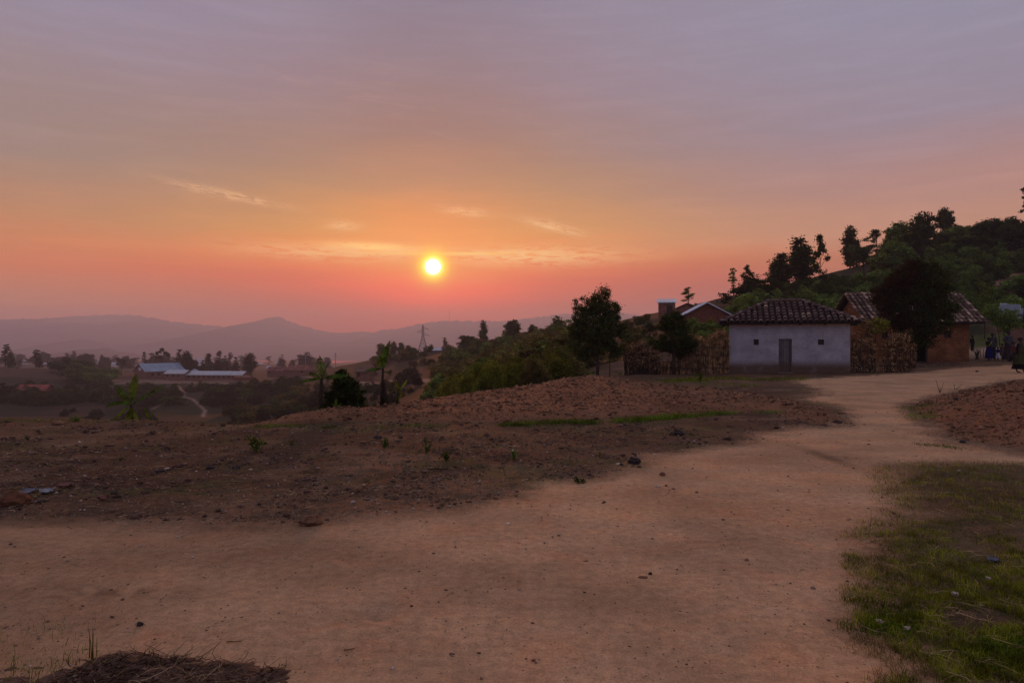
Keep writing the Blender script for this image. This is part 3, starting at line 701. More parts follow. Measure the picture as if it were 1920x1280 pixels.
LM = [(20,'the left-edge tree'),(66,'the long brick-red roof'),(150,'the far left grove'),(200,'the hall grove'),(246,'the small banana'),(299,'the blue-roofed hall'),(345,'the footpath'),(403,'the long school block'),(460,'the low dark shed'),(520,'the rust-roofed stores'),(562,'the hipped store'),(603,'the tall banana plant'),(645,'the dense dark bush'),(684,'the brown farmhouse'),(718,'the twin-stemmed banana'),(745,'the young banana plant'),(793,'the pylon'),(829,'the white-roofed house'),(873,'the pale gabled roof'),(907,'the slim skyline tree'),(930,'the brown gabled house'),(961,'the lollipop-shaped tree'),(996,'the broad skyline tree'),(1038,'the last skyline tree'),(1080,'the left crown edge'),(1120,'the round tree'),(1205,'the brush heap'),(1250,'the metal hut'),(1291,'the lone ridge tree'),(1330,'the gabled brick shed'),(1375,'the tufted ridge tree'),(1415,'the big dark bush'),(1463,'the left roof corner'),(1501,'the densest column tree'),(1538,'the wispy tree'),(1594,'the egg-shaped tree'),(1643,'the leaning tree'),(1690,'the wine-red crown'),(1729,'the tall hilltop tree'),(1777,'the white hill roof'),(1836,'the pointed leafy tree'),(1880,'the silver van')]
TONE = {'leaf_mid': 'green', 'leaf_dark': 'dark green', 'leaf_olive': 'dull olive', 'leaf_lime': 'yellow-green', 'leaf_far': 'hazy grey', 'leaf_black': 'near-black'}
FORM = {'bushy': 'rounded', 'feathery': 'feathery', 'broad': 'full-crowned', 'conifer': 'pointed', 'gappy': 'slim tufted'}
USED = set()
def describe(name, label, kd, mt, h, w, hs, px, Y, pr, yr):
    t = (h - hs[0])/(hs[1] - hs[0]); s = ['smallest', 'small', 'large', 'largest'][min(3, int(t*4))]
    near = sorted(LM, key=lambda q: abs(q[0] - px))[:4]; d = (Y - yr[0])/(yr[1] - yr[0]); dd = ['near', 'middle', 'back'][min(2, int(d*3))]
    wide = 'wide ' if w/h > 1.25 else ''
    base = f"{s} {wide}{TONE[mt]} {FORM[kd]} {name.replace('_', ' ')}, {dd} row"
    opts = [f"{base} {rel} {q[1]}" for q in near for rel in (('left of' if px < q[0] else 'right of'), 'by')]
    if name == 'hillside_shrub' and d > .8: opts = [f"{base} just below the ridge by {near[0][1]}"] + opts
    opts = [o for o in opts if len(o.replace(',', '').split()) <= 16]
    for o in opts:
        if o not in USED: USED.add(o); return o
    return opts[0]
def scatter(n, pr, yr, hs, kinds, mats, name, label, group, seed, rej=None, wf=(0.9, 1.5), cat='shrub'):
    rs = np.random.RandomState(seed); pts = []; k = 0; tries = 0
    while k < n and tries < n*40:
        tries += 1; px = rs.uniform(*pr); t = rs.uniform(0, 1); Y = yr[0] + (yr[1] - yr[0])*t**1.2
        if rej and rej(px, Y, rs): continue
        h = rs.uniform(*hs); w = h*rs.uniform(*wf); x = (px - CX)/F*Y
        if any((x-a)**2 + (Y-b)**2 < (0.42*(w+c))**2*0.5 for a, b, c in pts): continue
        pts.append((x, Y, w)); k += 1
        kd = kinds[rs.randint(len(kinds))]; mt = mats[rs.randint(len(mats))]
        plant(name, describe(name, label, kd, mt, h, w, hs, px, Y, pr, yr), cat, kd, px, Y, h, w, mt, group, rs.randint(4), 0.1*h)
# green hillside shrubs
def rj(px, Y, rs):
    if Y < 66 + 0: return True
    if px > 1850 and Y < 112: return rs.uniform() < 0.80
    if px < 1440 and Y > 88: return True
    if px < 1640 and Y > 96: return True
    return False
scatter(260, (1395, 1930), (68, 124), (1.1, 2.5), ['bushy', 'bushy', 'feathery'], ['leaf_mid', 'leaf_mid', 'leaf_dark'], 'hillside_shrub', 'leafy green shrub packed among others on the right hillside above the tiled roofs', 'shrubs covering the right hillside', 5, rj)
scatter(24, (1650, 1900), (110, 125), (2.0, 3.6), ['broad', 'bushy'], ['leaf_dark', 'leaf_mid'], 'ridge_shrub', 'tall dark shrub in the unbroken row along the top of the right hill', 'shrubs along the right ridge', 6)
scatter(46, (1170, 1345), (50, 104), (0.5, 1.2), ['bushy'], ['leaf_olive', 'leaf_dark'], 'slope_shrub', 'low scrub bush on the bare brown slope left of the gabled brick shed', 'scrub on the brown slope', 7)
scatter(26, (1300, 1370), (42, 58), (0.8, 1.5), ['feathery', 'bushy'], ['leaf_mid', 'leaf_lime'], 'garden_shrub', 'green garden shrub behind the stick fence below the gabled brick shed', 'garden shrubs behind the stick fence', 8)
# thicket between the field crest and the far houses
def rj2(px, Y, rs):
    yc = np.interp(px, [820, 900, 1000, 1080, 1150], [66, 42, 34, 36, 40]); return Y < yc or Y > np.interp(px, [820, 900, 1000, 1080, 1150], [215, 190, 165, 140, 90])
def rj2n(px, Y, rs):
    yc = np.interp(px, [840, 900, 1000, 1080], [44, 34, 29, 34]); return Y < yc or Y > yc + 14
scatter(34, (850, 1065), (30, 66), (1.2, 2.3), ['feathery'], ['leaf_lime', 'leaf_lime', 'leaf_olive'], 'thicket_shrub', 'feathery yellow-green shrub at the near edge of the thicket beyond the ploughed field', 'near shrubs of the thicket', 21, rj2n, (0.8, 1.2))
scatter(150, (825, 1085), (40, 200), (1.5, 3.3), ['feathery', 'feathery', 'bushy'], ['leaf_olive', 'leaf_mid', 'leaf_olive'], 'thicket_shrub', 'dull olive shrub deep in the thicket left of the round tree', 'deep shrubs of the thicket', 22, rj2)
scatter(16, (870, 1050), (150, 215), (2.2, 4.2), ['broad', 'bushy'], ['leaf_dark', 'leaf_mid'], 'thicket_tree', 'dark tree along the skyline of the thicket left of the round tree', 'skyline trees of the thicket', 23, lambda p, Y, r: Y > np.interp(p, [860, 1085], [215, 150]))
scatter(80, (600, 860), (100, 290), (1.0, 2.6), ['bushy', 'feathery'], ['leaf_olive', 'leaf_far', 'leaf_dark'], 'valley_shrub', 'hazy brown-green shrub on the slope between the banana plants and the pylon', 'shrubs on the slope by the pylon', 24)
scatter(18, (700, 860), (235, 285), (2.4, 4.4), ['bushy', 'broad'], ['leaf_olive', 'leaf_dark'], 'village_tree', 'dusky tree crowding the small houses around the pylon', 'trees around the pylon houses', 25)
scatter(95, (-60, 330), (225, 262), (3.0, 4.8), ['bushy'], ['leaf_black', 'leaf_dark'], 'hedge_tree', 'dark tree in the broad hedge band below the school track at left', 'dark hedge below the school', 26)
scatter(60, (355, 560), (218, 268), (2.6, 4.2), ['bushy'], ['leaf_dark', 'leaf_far'], 'bank_shrub', 'dark shrub on the bank below the long school building', 'shrubs below the long school building', 27, lambda p, Y, r: p < 395 and Y < 262)
scatter(50, (-40, 600), (150, 215), (1.4, 2.8), ['bushy', 'feathery'], ['leaf_far', 'leaf_dark'], 'valley_bush', 'low greyish bush on the valley floor behind the small banana plants', 'bushes on the valley floor', 28, lambda p, Y, r: 300 < p < 420 or (r.uniform() < .6 and p < 160))
scatter(40, (430, 600), (150, 225), (1.5, 3.2), ['bushy'], ['leaf_dark', 'leaf_olive'], 'slope_bush', 'dark bush on the brown slope', 'bushes on the brown slope', 33)
scatter(22, (540, 640), (120, 200), (1.6, 3.0), ['bushy'], ['leaf_dark', 'leaf_far'], 'valley_bush', 'dark valley bush beside the path behind the tall banana plant', 'bushes by the valley path', 29)
scatter(26, (110, 215), (292, 345), (3.5, 6.5), ['bushy', 'broad'], ['leaf_mid', 'leaf_dark'], 'grove_tree', 'green tree in the grove left of the blue-roofed hall', 'grove left of the hall', 30)
# individual distant trees (px, top, base, width, kind, distance, label)
FT = [
 (10,646,684,12,'gappy',335,'two-tufted slender tree at the left edge of the view'), (20,660,684,12,'bushy',330,'small bushy tree beside the slender tree at the left edge'),
 (67,656,684,9,'gappy',338,'thin tree with one high tuft left of the far white roofs'), (74,664,688,11,'conifer',334,'short bushy tree right of the thin high-tufted one'),
 (130,670,700,26,'broad',338,'spreading tree at the top left of the green grove'), (228,671,688,16,'open',350,'small flat-topped tree left of the blue-roofed hall'),
 (271,660,684,7,'gappy',420,'slim tree with a dark tuft behind the hall roof'), (303,653,686,24,'open',380,'airy umbrella-crowned tree behind the blue-roofed hall'),
 (335,656,698,22,'conifer',345,'pointed dark tree left of the twin trees behind the school'), (351,661,698,20,'column',345,'thick dark tree in the school tree row'),
 (366,676,697,14,'broad',360,'paler small tree in the school tree row'), (380,676,697,15,'conifer',350,'short dark conifer right of the pale tree'),
 (391,664,698,12,'column',370,'olive slim tree behind the long school roof'), (407,676,697,16,'column',355,'pair-like dark tree over the middle of the long roof'),
 (421,668,697,18,'conifer',355,'broad dark conifer over the long school roof'), (441,670,697,16,'conifer',365,'grey conifer near the right end of the long roof'),
 (467,664,700,20,'column',345,'many-spired dark tree at the right end of the long school building'),
 (412,658,690,9,'gappy',480,'tall faint tree with a tuft rising behind the school tree row'), (431,661,690,8,'gappy',500,'faint slim tree behind the right of the school tree row'),
 (713,645,672,18,'broad',290,'sprawling tree left of the white village roofs'), (738,642,668,13,'column',300,'upright tree left of the pair by the village roofs'),
 (752,643,668,12,'column',298,'middle upright tree by the village roofs'), (766,648,672,14,'column',295,'rightmost upright tree before the pylon'),
 (835,634,656,17,'conifer',282,'pointed tree behind the white-roofed house right of the pylon'),
 (907,603,632,13,'column',225,'slim dark tree on the skyline left of the round lollipop tree'), (886,630,660,40,'broad',215,'wide leafy tree on the skyline under the slim dark one'),
 (961,601,636,26,'round',205,'round lollipop-shaped tree on the skyline left of the big near tree'), (952,620,640,14,'broad',204,'small ragged tree at the foot of the lollipop-shaped tree'),
 (996,610,640,24,'broad',190,'broad dark tree right of the lollipop-shaped tree'), (1038,609,636,20,'broad',182,'dark tree nearest the big round tree on the skyline'),
 (1016,618,640,26,'bushy',186,'rounded dark tree between two others on the skyline'),
 (870,632,655,26,'bushy',228,'bushy tree left of the slim dark skyline tree'),
]
for px, rt, rb, w, k, Y, lab in FT:
    tree_top('distant_tree', lab, 'tree', k, px, rt, rb, w, 0, 0, 'leaf_far' if Y > 330 else 'leaf_dark', None, None, Y)
scatter(70, (-40, 620), (480, 1000), (7, 15), ['conifer', 'bushy', 'gappy', 'broad'], ['leaf_far'], 'plain_tree', 'faint grey tree on the hazy plain beyond the school', 'trees on the hazy plain', 31, None, (0.5, 1.0), 'tree')

# ------------------------------------------------------------------ the near trees
def big_tree(name, label, cat, px, Y, lobes, trunks, nclump, nleaf, cr, L, Wd, mats, seed, shell=0.6, twigs=0, sub=None):
    rs = np.random.RandomState(seed); base = on(px, Y, -0.03); r = empty(name, base); tag(r, label, cat)
    tb = MB()
    for t in trunks: tb.tube(t[0], t[1], 7)
    for lb in lobes[:9]:
        c = Vector(lb[:3]); s = Vector(trunks[0][0][-1]); tb.tube([s*0.8, (s+c)/2 + Vector((0, 0, .05)), c], [trunks[0][1][-1]*0.8, trunks[0][1][-1]*0.5, 0.008], 5)
    tb.build('trunk', M['bark'], r, True)
    groups = {}
    for lb in lobes: groups.setdefault(lb[6] if len(lb) > 6 else mats[0], []).append(lb[:6])
    tot = sum((a[3]*a[4]*a[5])**.67 for g in groups.values() for a in g)
    for mt, g in groups.items():
        fr = sum((a[3]*a[4]*a[5])**.67 for a in g)/tot
        # uneven outline: small satellite lobes
        sat = []
        for a in g:
            for _ in range(5):
                d = rdirs(1, rs)[0]; sat.append((a[0] + d[0]*a[3]*.85, a[1] + d[1]*a[4]*.85, a[2] + d[2]*a[5]*.85, a[3]*.38, a[4]*.38, a[5]*.38))
        P = crown_pts(list(g) + sat, int(nclump*fr), nleaf, cr, rs, shell)
        V, Q = leaf_quads(P, L, Wd, rs); np_obj('crown', V, Q, M[mt], r)
    if twigs:
        pass
    return r
# round tree in the middle: crown 2.8 m wide, 4 m high
big_tree('round_tree', 'tall rounded leafy tree with bare lower trunk at the edge of the ploughed field', 'tree', 1120, 33.0,
    [(0.05,0,2.5,1.12,1.0,1.05), (-0.25,0,3.0,0.95,0.9,0.85), (0.35,0,3.1,0.80,0.8,0.75), (-0.85,0,1.65,0.50,0.6,0.80), (0.90,0,1.75,0.50,0.5,0.7), (0.1,0.1,1.7,0.7,0.8,0.6), (0.2,0,3.75,0.45,0.4,0.38), (-0.85,0.1,2.6,0.45,0.5,0.5), (0.98,0,2.55,0.38,0.5,0.5), (-0.45,-.1,1.15,0.34,0.4,0.3), (0.25,0,4.3,0.10,0.1,0.24), (0.48,0,4.15,0.07,0.1,0.18)],
    [([(0,0,0),(0.02,0,0.6),(-0.02,0,1.2),(0.05,0,2.0)], [0.085,0.07,0.06,0.045]), ([(0.0,0,1.1),(0.2,0,1.6),(0.35,0,2.3)], [0.05,0.04,0.03])],
    520, 70, 0.10, 0.105, 0.038, ['leaf_dark'], 51, 0.62)
big_tree('sapling', 'thin young stem standing right of the round tree trunk', 'tree', 1143, 33.6, [(0,0,1.35,0.22,0.2,0.2), (0.05,0,1.0,0.12,0.1,0.15)], [([(0,0,0),(0.01,0,0.6),(0,0,1.2)], [0.022,0.018,0.012])], 30, 22, 0.05, 0.08, 0.03, ['leaf_mid'], 52)
big_tree('leafy_tree', 'dark green leafy tree standing in front of the stick fence', 'tree', 1262, 34.0,
    [(-0.15,0,1.95,0.85,0.7,0.72), (-0.1,0,2.55,0.6,0.55,0.55), (-0.75,0,1.6,0.4,0.45,0.38), (0.5,0,1.75,0.55,0.5,0.55), (0.75,0,1.45,0.42,0.4,0.35), (0.15,0,1.35,0.6,0.6,0.4), (-0.35,0,2.85,0.25,0.25,0.22), (0.2,0,2.8,0.25,0.25,0.25), (0.45,0,2.3,0.35,0.35,0.35)],
    [([(0.05,0,0),(0.05,0,0.5),(0,0,1.1),(-0.05,0,1.7)], [0.09,0.075,0.06,0.04])], 260, 60, 0.09, 0.10, 0.042, ['leaf_dark'], 53, 0.6)
big_tree('shade_tree', 'very dark spreading tree with wine-red left side hiding the brick house door', 'tree', 1712, 38.2,
    [(0.1,0,3.6,1.7,1.5,1.5), (0.3,0,4.8,1.25,1.2,1.1), (-1.25,-.2,4.3,0.85,0.8,0.9,'leaf_red'), (-1.75,-.1,3.9,0.55,0.7,0.6,'leaf_red'), (-0.9,-.5,5.0,0.55,0.6,0.5,'leaf_red'), (-0.3,-.3,5.5,0.5,0.5,0.45,'leaf_red'),
     (1.5,0,3.7,0.85,0.9,1.2,'leaf_dark'), (1.1,0,4.9,0.8,0.8,0.7,'leaf_dark'), (0.6,0,5.5,0.7,0.7,0.5,'leaf_dark'), (1.0,-.2,2.5,0.9,0.8,0.75), (-0.3,-.2,2.1,0.95,0.8,0.75), (-1.15,-.2,2.9,0.75,0.8,0.9,'leaf_red'), (0.35,0,1.55,0.55,0.6,0.4), (1.9,0,3.1,0.45,0.5,0.6,'leaf_dark')],
    [([(0,0,0),(0.05,0,0.8),(0.1,0,1.8),(0.15,0,3.0)], [0.17,0.13,0.11,0.08])], 620, 64, 0.15, 0.13, 0.06, ['leaf_black'], 54, 0.5)
big_tree('dark_bush', 'dense black-green bush right of the tall banana plant at the field edge', 'bush', 645, 15.9,
    [(0.0,0,0.40,0.36,0.32,0.36), (-0.18,0,0.28,0.26,0.26,0.28), (0.22,0,0.27,0.26,0.26,0.26), (-0.03,0,0.70,0.22,0.22,0.22), (0.35,0,0.15,0.16,0.18,0.13), (-0.34,0,0.2,0.13,0.16,0.2), (0.15,0,0.55,0.2,0.2,0.2), (-0.05,0,0.85,0.07,0.07,0.08)],
    [([(0,0,0),(0,0,0.3),(0.01,0,0.6)], [0.03,0.022,0.012])], 300, 40, 0.04, 0.062, 0.030, ['leaf_black'], 55, 0.5)
big_tree('yellow_shrub', 'yellowing shrub growing up between the white house and the brick house', 'shrub', 1640, 35.6,
    [(-0.35,0,2.1,0.45,0.4,0.5,'leaf_dry'), (0.15,0,2.35,0.45,0.4,0.4,'leaf_lime'), (-0.55,0,2.55,0.3,0.3,0.25,'leaf_dry')],
    [([(0,0,0),(0,0,1.0),(0.05,0,1.8)], [0.04,0.03,0.02])], 170, 22, 0.08, 0.09, 0.04, ['leaf_lime'], 56, 0.3)
big_tree('garden_bush', 'leafy green bush leaning over the bank below the parked van', 'bush', 1884, 49.0,
    [(0,0,2.6,0.9,0.7,0.7), (-0.7,0,2.9,0.6,0.5,0.6), (0.6,0,2.5,0.6,0.6,0.7), (-1.2,0,3.1,0.5,0.5,0.5), (0.1,0,1.9,0.4,0.4,0.5)],
    [([(0,0,0),(0.02,0,1.0),(0,0,2.0)], [0.04,0.035,0.03]), ([(-.3,0,0),(-.4,0,1.2),(-.6,0,2.4)], [0.03,0.03,0.02])], 300, 24, 0.10, 0.12, 0.05, ['leaf_mid'], 57, 0.3)
big_tree('garden_bush', 'bush with yellow-green tips beside the right gable of the brick house', 'bush', 1846, 55.5,
    [(0,0,3.2,0.8,0.7,0.8), (0.5,0,3.9,0.5,0.5,0.5), (-0.2,0,4.3,0.4,0.4,0.35), (0.1,0,2.2,0.5,0.5,0.6)], [([(0,0,0),(0.02,0,1.2),(0,0,2.6)], [0.04,0.035,0.03])], 200, 22, 0.10, 0.12, 0.05, ['leaf_mid'], 58, 0.3)

# ------------------------------------------------------------------ banana plants
def banana_leaf(mb, p0, az, L, rise, droop, wd, torn, rs):
    n = 16; ca, sa = math.cos(az), math.sin(az); mid = []
    for i in range(n + 1):
        t = i/n; r = L*(t*0.92 if abs(rise) < 1.2 else t*0.45); z = L*(rise*t - droop*t*t)
        mid.append(Vector((p0[0] + ca*r, p0[1] + sa*r, p0[2] + z)))
    mb.tube(mid, [0.012*L + 0.004 - 0.010*L*i/n for i in range(n + 1)], 4)
    for s in (-1, 1):
        for i in range(2, n):
            t0, t1 = i/n, (i + 1)/n; g = torn*rs.uniform(0.05, 0.5); t1 -= g/n
            def hw(t): return 1.25*wd*L*math.sin(min(1, (t - 0.08)*1.12)*math.pi)**0.55 if 0.09 < t < 0.99 else 0.004
            a = mid[i]; b = mid[i+1]; b = a + (b - a)*(1 - g); d = (b - a).normalized() if (b-a).length > 1e-6 else Vector((ca, sa, 0))
            side = d.cross(Vector((0, 0, 1)));
            if side.length < 0.2: side = Vector((-sa, ca, 0))
            side.normalize(); upv = side.cross(d) if side.cross(d).z > 0 else -side.cross(d)
            dz = (upv*0.22 if rise > 1.15 else Vector((0, 0, -0.8))) - Vector((0, 0, 0.25*torn*rs.uniform(0, 1)))
            j = rs.uniform(0.86, 1.06) if torn > .2 else 1.0
            ea = a + (side*s + dz)*hw(t0)*j; eb = b + (side*s + dz)*hw(t1)*j*rs.uniform(.93, 1.03)
            mb.add([a, b, eb, ea], [(0, 1, 2, 3)])
def banana(label, px, Y, stems, leaves, mat='banana', name='banana_plant', sc=1.0):
    rs = np.random.RandomState(int(px)); r = empty(name, on(px, Y, -0.02)); tag(r, label, 'banana plant')
    for pts, rad in stems:
        mb = MB(); pts = [Vector(p)*sc for p in pts]; mb.tube(pts, [rad*sc*(1.1 - 0.5*i/(len(pts)-1)) for i in range(len(pts))], 8)
        for k in range(6):
            a = rs.uniform(0, 6.28); h = rs.uniform(.1, .9); p = pts[0].lerp(pts[-1], h); q = p + Vector((math.cos(a)*rad*1.6, math.sin(a)*rad*1.6, -rs.uniform(.08, .2)))*sc
            mb.tube([p, (p+q)/2 + Vector((0, 0, .01)), q], [0.012*sc, 0.01*sc, 0.003], 4)
        mb.build('stem', M['banana_stem'], r, True)
    for (h, deg, L, rise, droop, wd, torn, *mm) in leaves:
        mb = MB(); banana_leaf(mb, (stems[0][0][-1][0]*sc, 0, h*sc), R(deg), L*sc, rise, droop, wd, torn, rs); mb.build('leaf', M[mm[0] if mm else mat], r, False)
    return r
banana('small banana plant with a drooping leaf to the left, at the far left field edge', 246, 14.2, [([(0,0,0),(0.0,0,0.25),(0,0,0.48)], 0.045)],
  [(.46,175,.62,.55,.62,.11,.3), (.46,150,.55,1.0,.25,.13,.3), (.46,30,.70,.75,.15,.06,.4), (.47,95,.52,1.35,.15,.14,.2), (.44,200,.42,-.1,.9,.13,.6,'banana_lime'), (.42,-80,.35,-.4,.9,.15,.4,'banana_lime'), (.40,-20,.30,-.5,.8,.15,.4,'banana_lime')])
banana('bright banana sucker with two upright leaves beside the small banana plant', 279, 14.0, [([(0,0,0),(0,0,0.1)], 0.02)], [(.08,20,.24,1.2,.2,.13,0), (.08,165,.26,1.3,.2,.12,0)], 'banana_lime')
banana('tall banana plant with torn upright leaf left of the dense dark bush', 603, 15.5, [([(0,0,0),(-.02,0,.4),(.0,0,.9)], 0.055)],
  [(.86,110,.62,1.0,.12,.16,1.0), (.86,182,.60,.22,.35,.09,.25), (.86,10,.66,.55,.42,.12,.25), (.86,40,.45,1.25,.35,.08,.9), (.84,250,.5,.9,.5,.15,.5), (.3,-100,.35,-.4,.6,.08,.9)])
banana('tiny bright banana sucker in front of the dense dark bush', 630, 15.2, [([(0,0,0),(0,0,0.06)], 0.012)], [(.05,25,.14,.8,.3,.18,0), (.05,100,.16,1.3,.2,.14,0), (.05,170,.12,.9,.3,.15,0)], 'banana_lime')
banana('tall banana plant with one leaf spread left, between bush and young banana', 718, 16.9, [([(-.03,0,0),(-.02,0,.5),(0,0,.98)], 0.042), ([(.06,0,0),(.07,0,.3),(.02,0,.7)], 0.05)],
  [(.95,178,.50,.35,.45,.13,.2), (.95,80,.62,1.3,.35,.14,.2), (.95,60,.6,1.5,.3,.11,.3), (.96,270,.45,1.1,.3,.19,.2), (.9,-20,.25,.3,.7,.10,.7)])
banana('young lime-green banana plant right of the tall pair of stems', 745, 17.3, [([(0,0,0),(0,0,.2),(0.03,0,.42)], 0.03)], [(.40,40,.28,1.1,.2,.17,0), (.38,140,.25,1.2,.3,.15,0), (.22,120,.3,1.2,.5,.16,0), (.1,60,.25,1.3,.4,.16,0)], 'banana_lime')
banana('small lime banana plant at the foot of the round tree', 1103, 32.2, [([(0,0,0),(0,0,.12)], 0.03)], [(.1,20,.45,.9,.6,.2,0), (.1,150,.42,1.2,.5,.2,0), (.1,260,.4,.8,.6,.2,0)], 'banana_lime')
banana('young yellow-green plant right of the sapling by the round tree', 1162, 33.0, [([(0,0,0),(0,0,.1)], 0.02)], [(.1,60,.28,.9,.6,.2,0), (.1,170,.28,1.0,.5,.2,0)], 'banana_lime')
for px, row, s, lab in [(1905, 468, 1.5, 'banana plant with drooping palm-like crown on the bare hill at far right'), (1788, 462, 1.3, 'bright banana plant by the brown roof on the right hill'), (1796, 476, 1.0, 'low lime banana plant under the brown roof on the right hill'),
                        (1722, 484, 1.0, 'pale banana plant in the hill shrubs behind the shade tree'), (1665, 500, .9, 'small banana plant in the hill shrubs left of the shade tree crown')]:
    Yb = ysurf(px, row, 70, 130)
    banana(lab, px, Yb, [([(0,0,0),(.02,0,.7),(0,0,1.3)], 0.09)], [(1.3, a + px, 1.5, .5, .6, .13, .4) for a in (0, 70, 140, 190, 250, 310)] + [(1.3, 100, 1.4, 1.3, .3, .13, .3)], 'banana' if s > 1.2 else 'banana_lime', 'banana_plant', s)
banana('large-leaved banana plant above the parked van at the right edge', 1921, 57.5, [([(0,0,0),(0,0,1.2),(0,0,2.0)], 0.10)], [(2.0, a, 1.3, .8, .7, .15, .2) for a in (10, 80, 150, 200, 290)], 'banana_lime')
# ------------------------------------------------------------------ buildings
def island_mat(name, stops, rough=0.9, nscale=8.0, stain=None):
    m, T, out = mat_new(name); g = T.add('ShaderNodeNewGeometry')
    c = T.ramp(g.outputs['Random Per Island'], stops); oc = objco(T); n = T.noise(oc, nscale, 5, 0.65)
    k = T.mapr(n, 0.3, 0.7, 0.6, 1.35); c = T.mix(1.0, c, T.comb(k, k, k), 'MULTIPLY')
    if stain: c = T.mix(T.mapr(T.noise(oc, 3.0, 4, 0.7), 0.55, 0.68, 0, 0.55), c, stain)
    pbr(T, out, c, rough, 0.15, T.noise(oc, 40, 3), 0.4, 0.01); return m
M['tile'] = island_mat('clay_tile', [(0,(0.085,0.055,0.050)),(0.5,(0.135,0.088,0.080)),(0.9,(0.19,0.13,0.115)),(0.97,(0.26,0.185,0.16)),(1,(0.50,0.38,0.26))], stain=(0.05, 0.035, 0.033))
M['tile_pale'] = island_mat('clay_tile_pale', [(0,(0.10,0.065,0.055)),(0.45,(0.20,0.135,0.105)),(0.8,(0.34,0.24,0.185)),(1,(0.55,0.41,0.31))], stain=(0.08, 0.055, 0.048))
M['pan'] = simple('under_tile', (0.030, 0.020, 0.018), 0.3, 8)  # pan clay darkened so the gaps between cover tiles look shaded
M['dark'] = simple('dark_inside', (0.012, 0.010, 0.009), 0.2)  # near-black colour paints the darkness of unlit rooms behind openings
M['wood'] = island_mat('weathered_wood', [(0,(0.085,0.072,0.070)),(0.5,(0.12,0.10,0.098)),(1,(0.16,0.135,0.13))], stain=(0.06, 0.05, 0.05))
M['beam'] = simple('beam_wood', (0.06, 0.042, 0.032), 0.4, 12)
M['metal'] = simple('roof_metal', (0.42, 0.46, 0.52), 0.15, 0.6, 0.35, 0.6, bstr=0.1, metal=0.35)
M['metal_bright'] = simple('bright_metal', (0.70, 0.74, 0.80), 0.1, 0.6, 0.3, 0.6, bstr=0.05, metal=0.2)
M['metal_blue'] = simple('blue_roof_metal', (0.22, 0.32, 0.43), 0.15, 0.3, 0.45, 0.5, bstr=0.1, metal=0.2)
M['metal_rust'] = simple('rusty_roof', (0.20, 0.085, 0.065), 0.5, 0.5, 0.8)
M['metal_red'] = simple('red_roof', (0.26, 0.07, 0.055), 0.35, 0.5, 0.8)
M['thatch'] = simple('brown_roof', (0.13, 0.085, 0.06), 0.4, 2.0, bstr=0.7)
M['brick_far'] = simple('brick_far', (0.20, 0.095, 0.065), 0.3, 3.0)
M['brick_red'] = simple('brick_red', (0.16, 0.060, 0.036), 0.3, 5.0)
M['white_paint'] = simple('white_paint', (0.62, 0.60, 0.60), 0.12, 2.0)
M['steel'] = simple('galvanised_steel', (0.22, 0.22, 0.24), 0.2, 3.0, 0.6)

def plaster_mat():
    m, T, out = mat_new('limewash'); oc = objco(T); sp = T.add('ShaderNodeSeparateXYZ'); T.l.new(oc, sp.inputs[0]); z = sp.outputs[2]; x = sp.outputs[0]
    n = T.noise(oc, 1.4, 6, 0.65); n2 = T.noise(oc, 9, 5, 0.7); n3 = T.noise(oc, 30, 4, 0.7)
    c = T.mix(T.mapr(n, 0.3, 0.7), (0.285, 0.29, 0.30), (0.44, 0.445, 0.455)); c = T.mix(T.mapr(n2, 0.5, 0.75, 0, 0.4), c, (0.24, 0.235, 0.255))
    # cream band left unpainted under the eaves
    band = T.mapr(T.m('ADD', z, T.m('MULTIPLY', n2, 0.03)), 2.325, 2.345)
    c = T.mix(band, c, T.mix(T.mapr(n2, 0.3, 0.7), (0.44, 0.33, 0.28), (0.56, 0.43, 0.36)))
    # soil splash at the foot, higher on the right
    edge = T.m('ADD', 0.08, T.m('ADD', T.m('MULTIPLY', n, 0.42), T.m('MULTIPLY', n2, 0.22))); edge = T.m('ADD', edge, T.m('MULTIPLY', T.m('SUBTRACT', x, 2.8), 0.015))
    dirt = T.mapr(T.m('SUBTRACT', edge, z), -0.34, 0.12)
    c = T.mix(T.m('MULTIPLY', dirt, 0.92), c, T.mix(T.mapr(n3, 0.3, 0.7), (0.080, 0.046, 0.026), (0.14, 0.080, 0.046)))
    smear = T.m('MULTIPLY', T.mapr(T.noise(oc, 2.1, 4, 0.6, 0.8), 0.56, 0.72), T.mapr(z, 1.3, 0.4)); c = T.mix(T.m('MULTIPLY', smear, 0.55), c, (0.24, 0.18, 0.16))
    drip = T.noise(T.comb(T.m('MULTIPLY', x, 9.0), 0.0, T.m('MULTIPLY', z, 0.9)), 1.0, 4, 0.7); c = T.mix(T.m('MULTIPLY', T.mapr(drip, 0.58, 0.75, 0, 0.5), T.mapr(z, 1.2, 2.3)), c, (0.27, 0.23, 0.23))
    vo = T.add('ShaderNodeTexVoronoi', feature='DISTANCE_TO_EDGE'); vo.inputs['Scale'].default_value = 0.9; wv = T.add('ShaderNodeVectorMath', operation='ADD'); T.l.new(oc, wv.inputs[0]); T.l.new(T.noise(oc, 3.0, 4, 0.7, out=1), wv.inputs[1]); T.l.new(wv.outputs[0], vo.inputs['Vector'])
    crk = T.m('MULTIPLY', T.mapr(vo.outputs['Distance'], 0.012, 0.003), T.mapr(n, 0.48, 0.6)); c = T.mix(T.m('MULTIPLY', crk, 0.6), c, (0.10, 0.075, 0.06))
    chip = T.mapr(T.noise(oc, 5.5, 5, 0.75, 0.4), 0.63, 0.67); c = T.mix(T.m('MULTIPLY', chip, 0.75), c, (0.20, 0.125, 0.085))
    pbr(T, out, c, 0.95, 0.05, T.m('ADD', n2, n3), 0.6, 0.02); return m
M['plaster'] = plaster_mat()
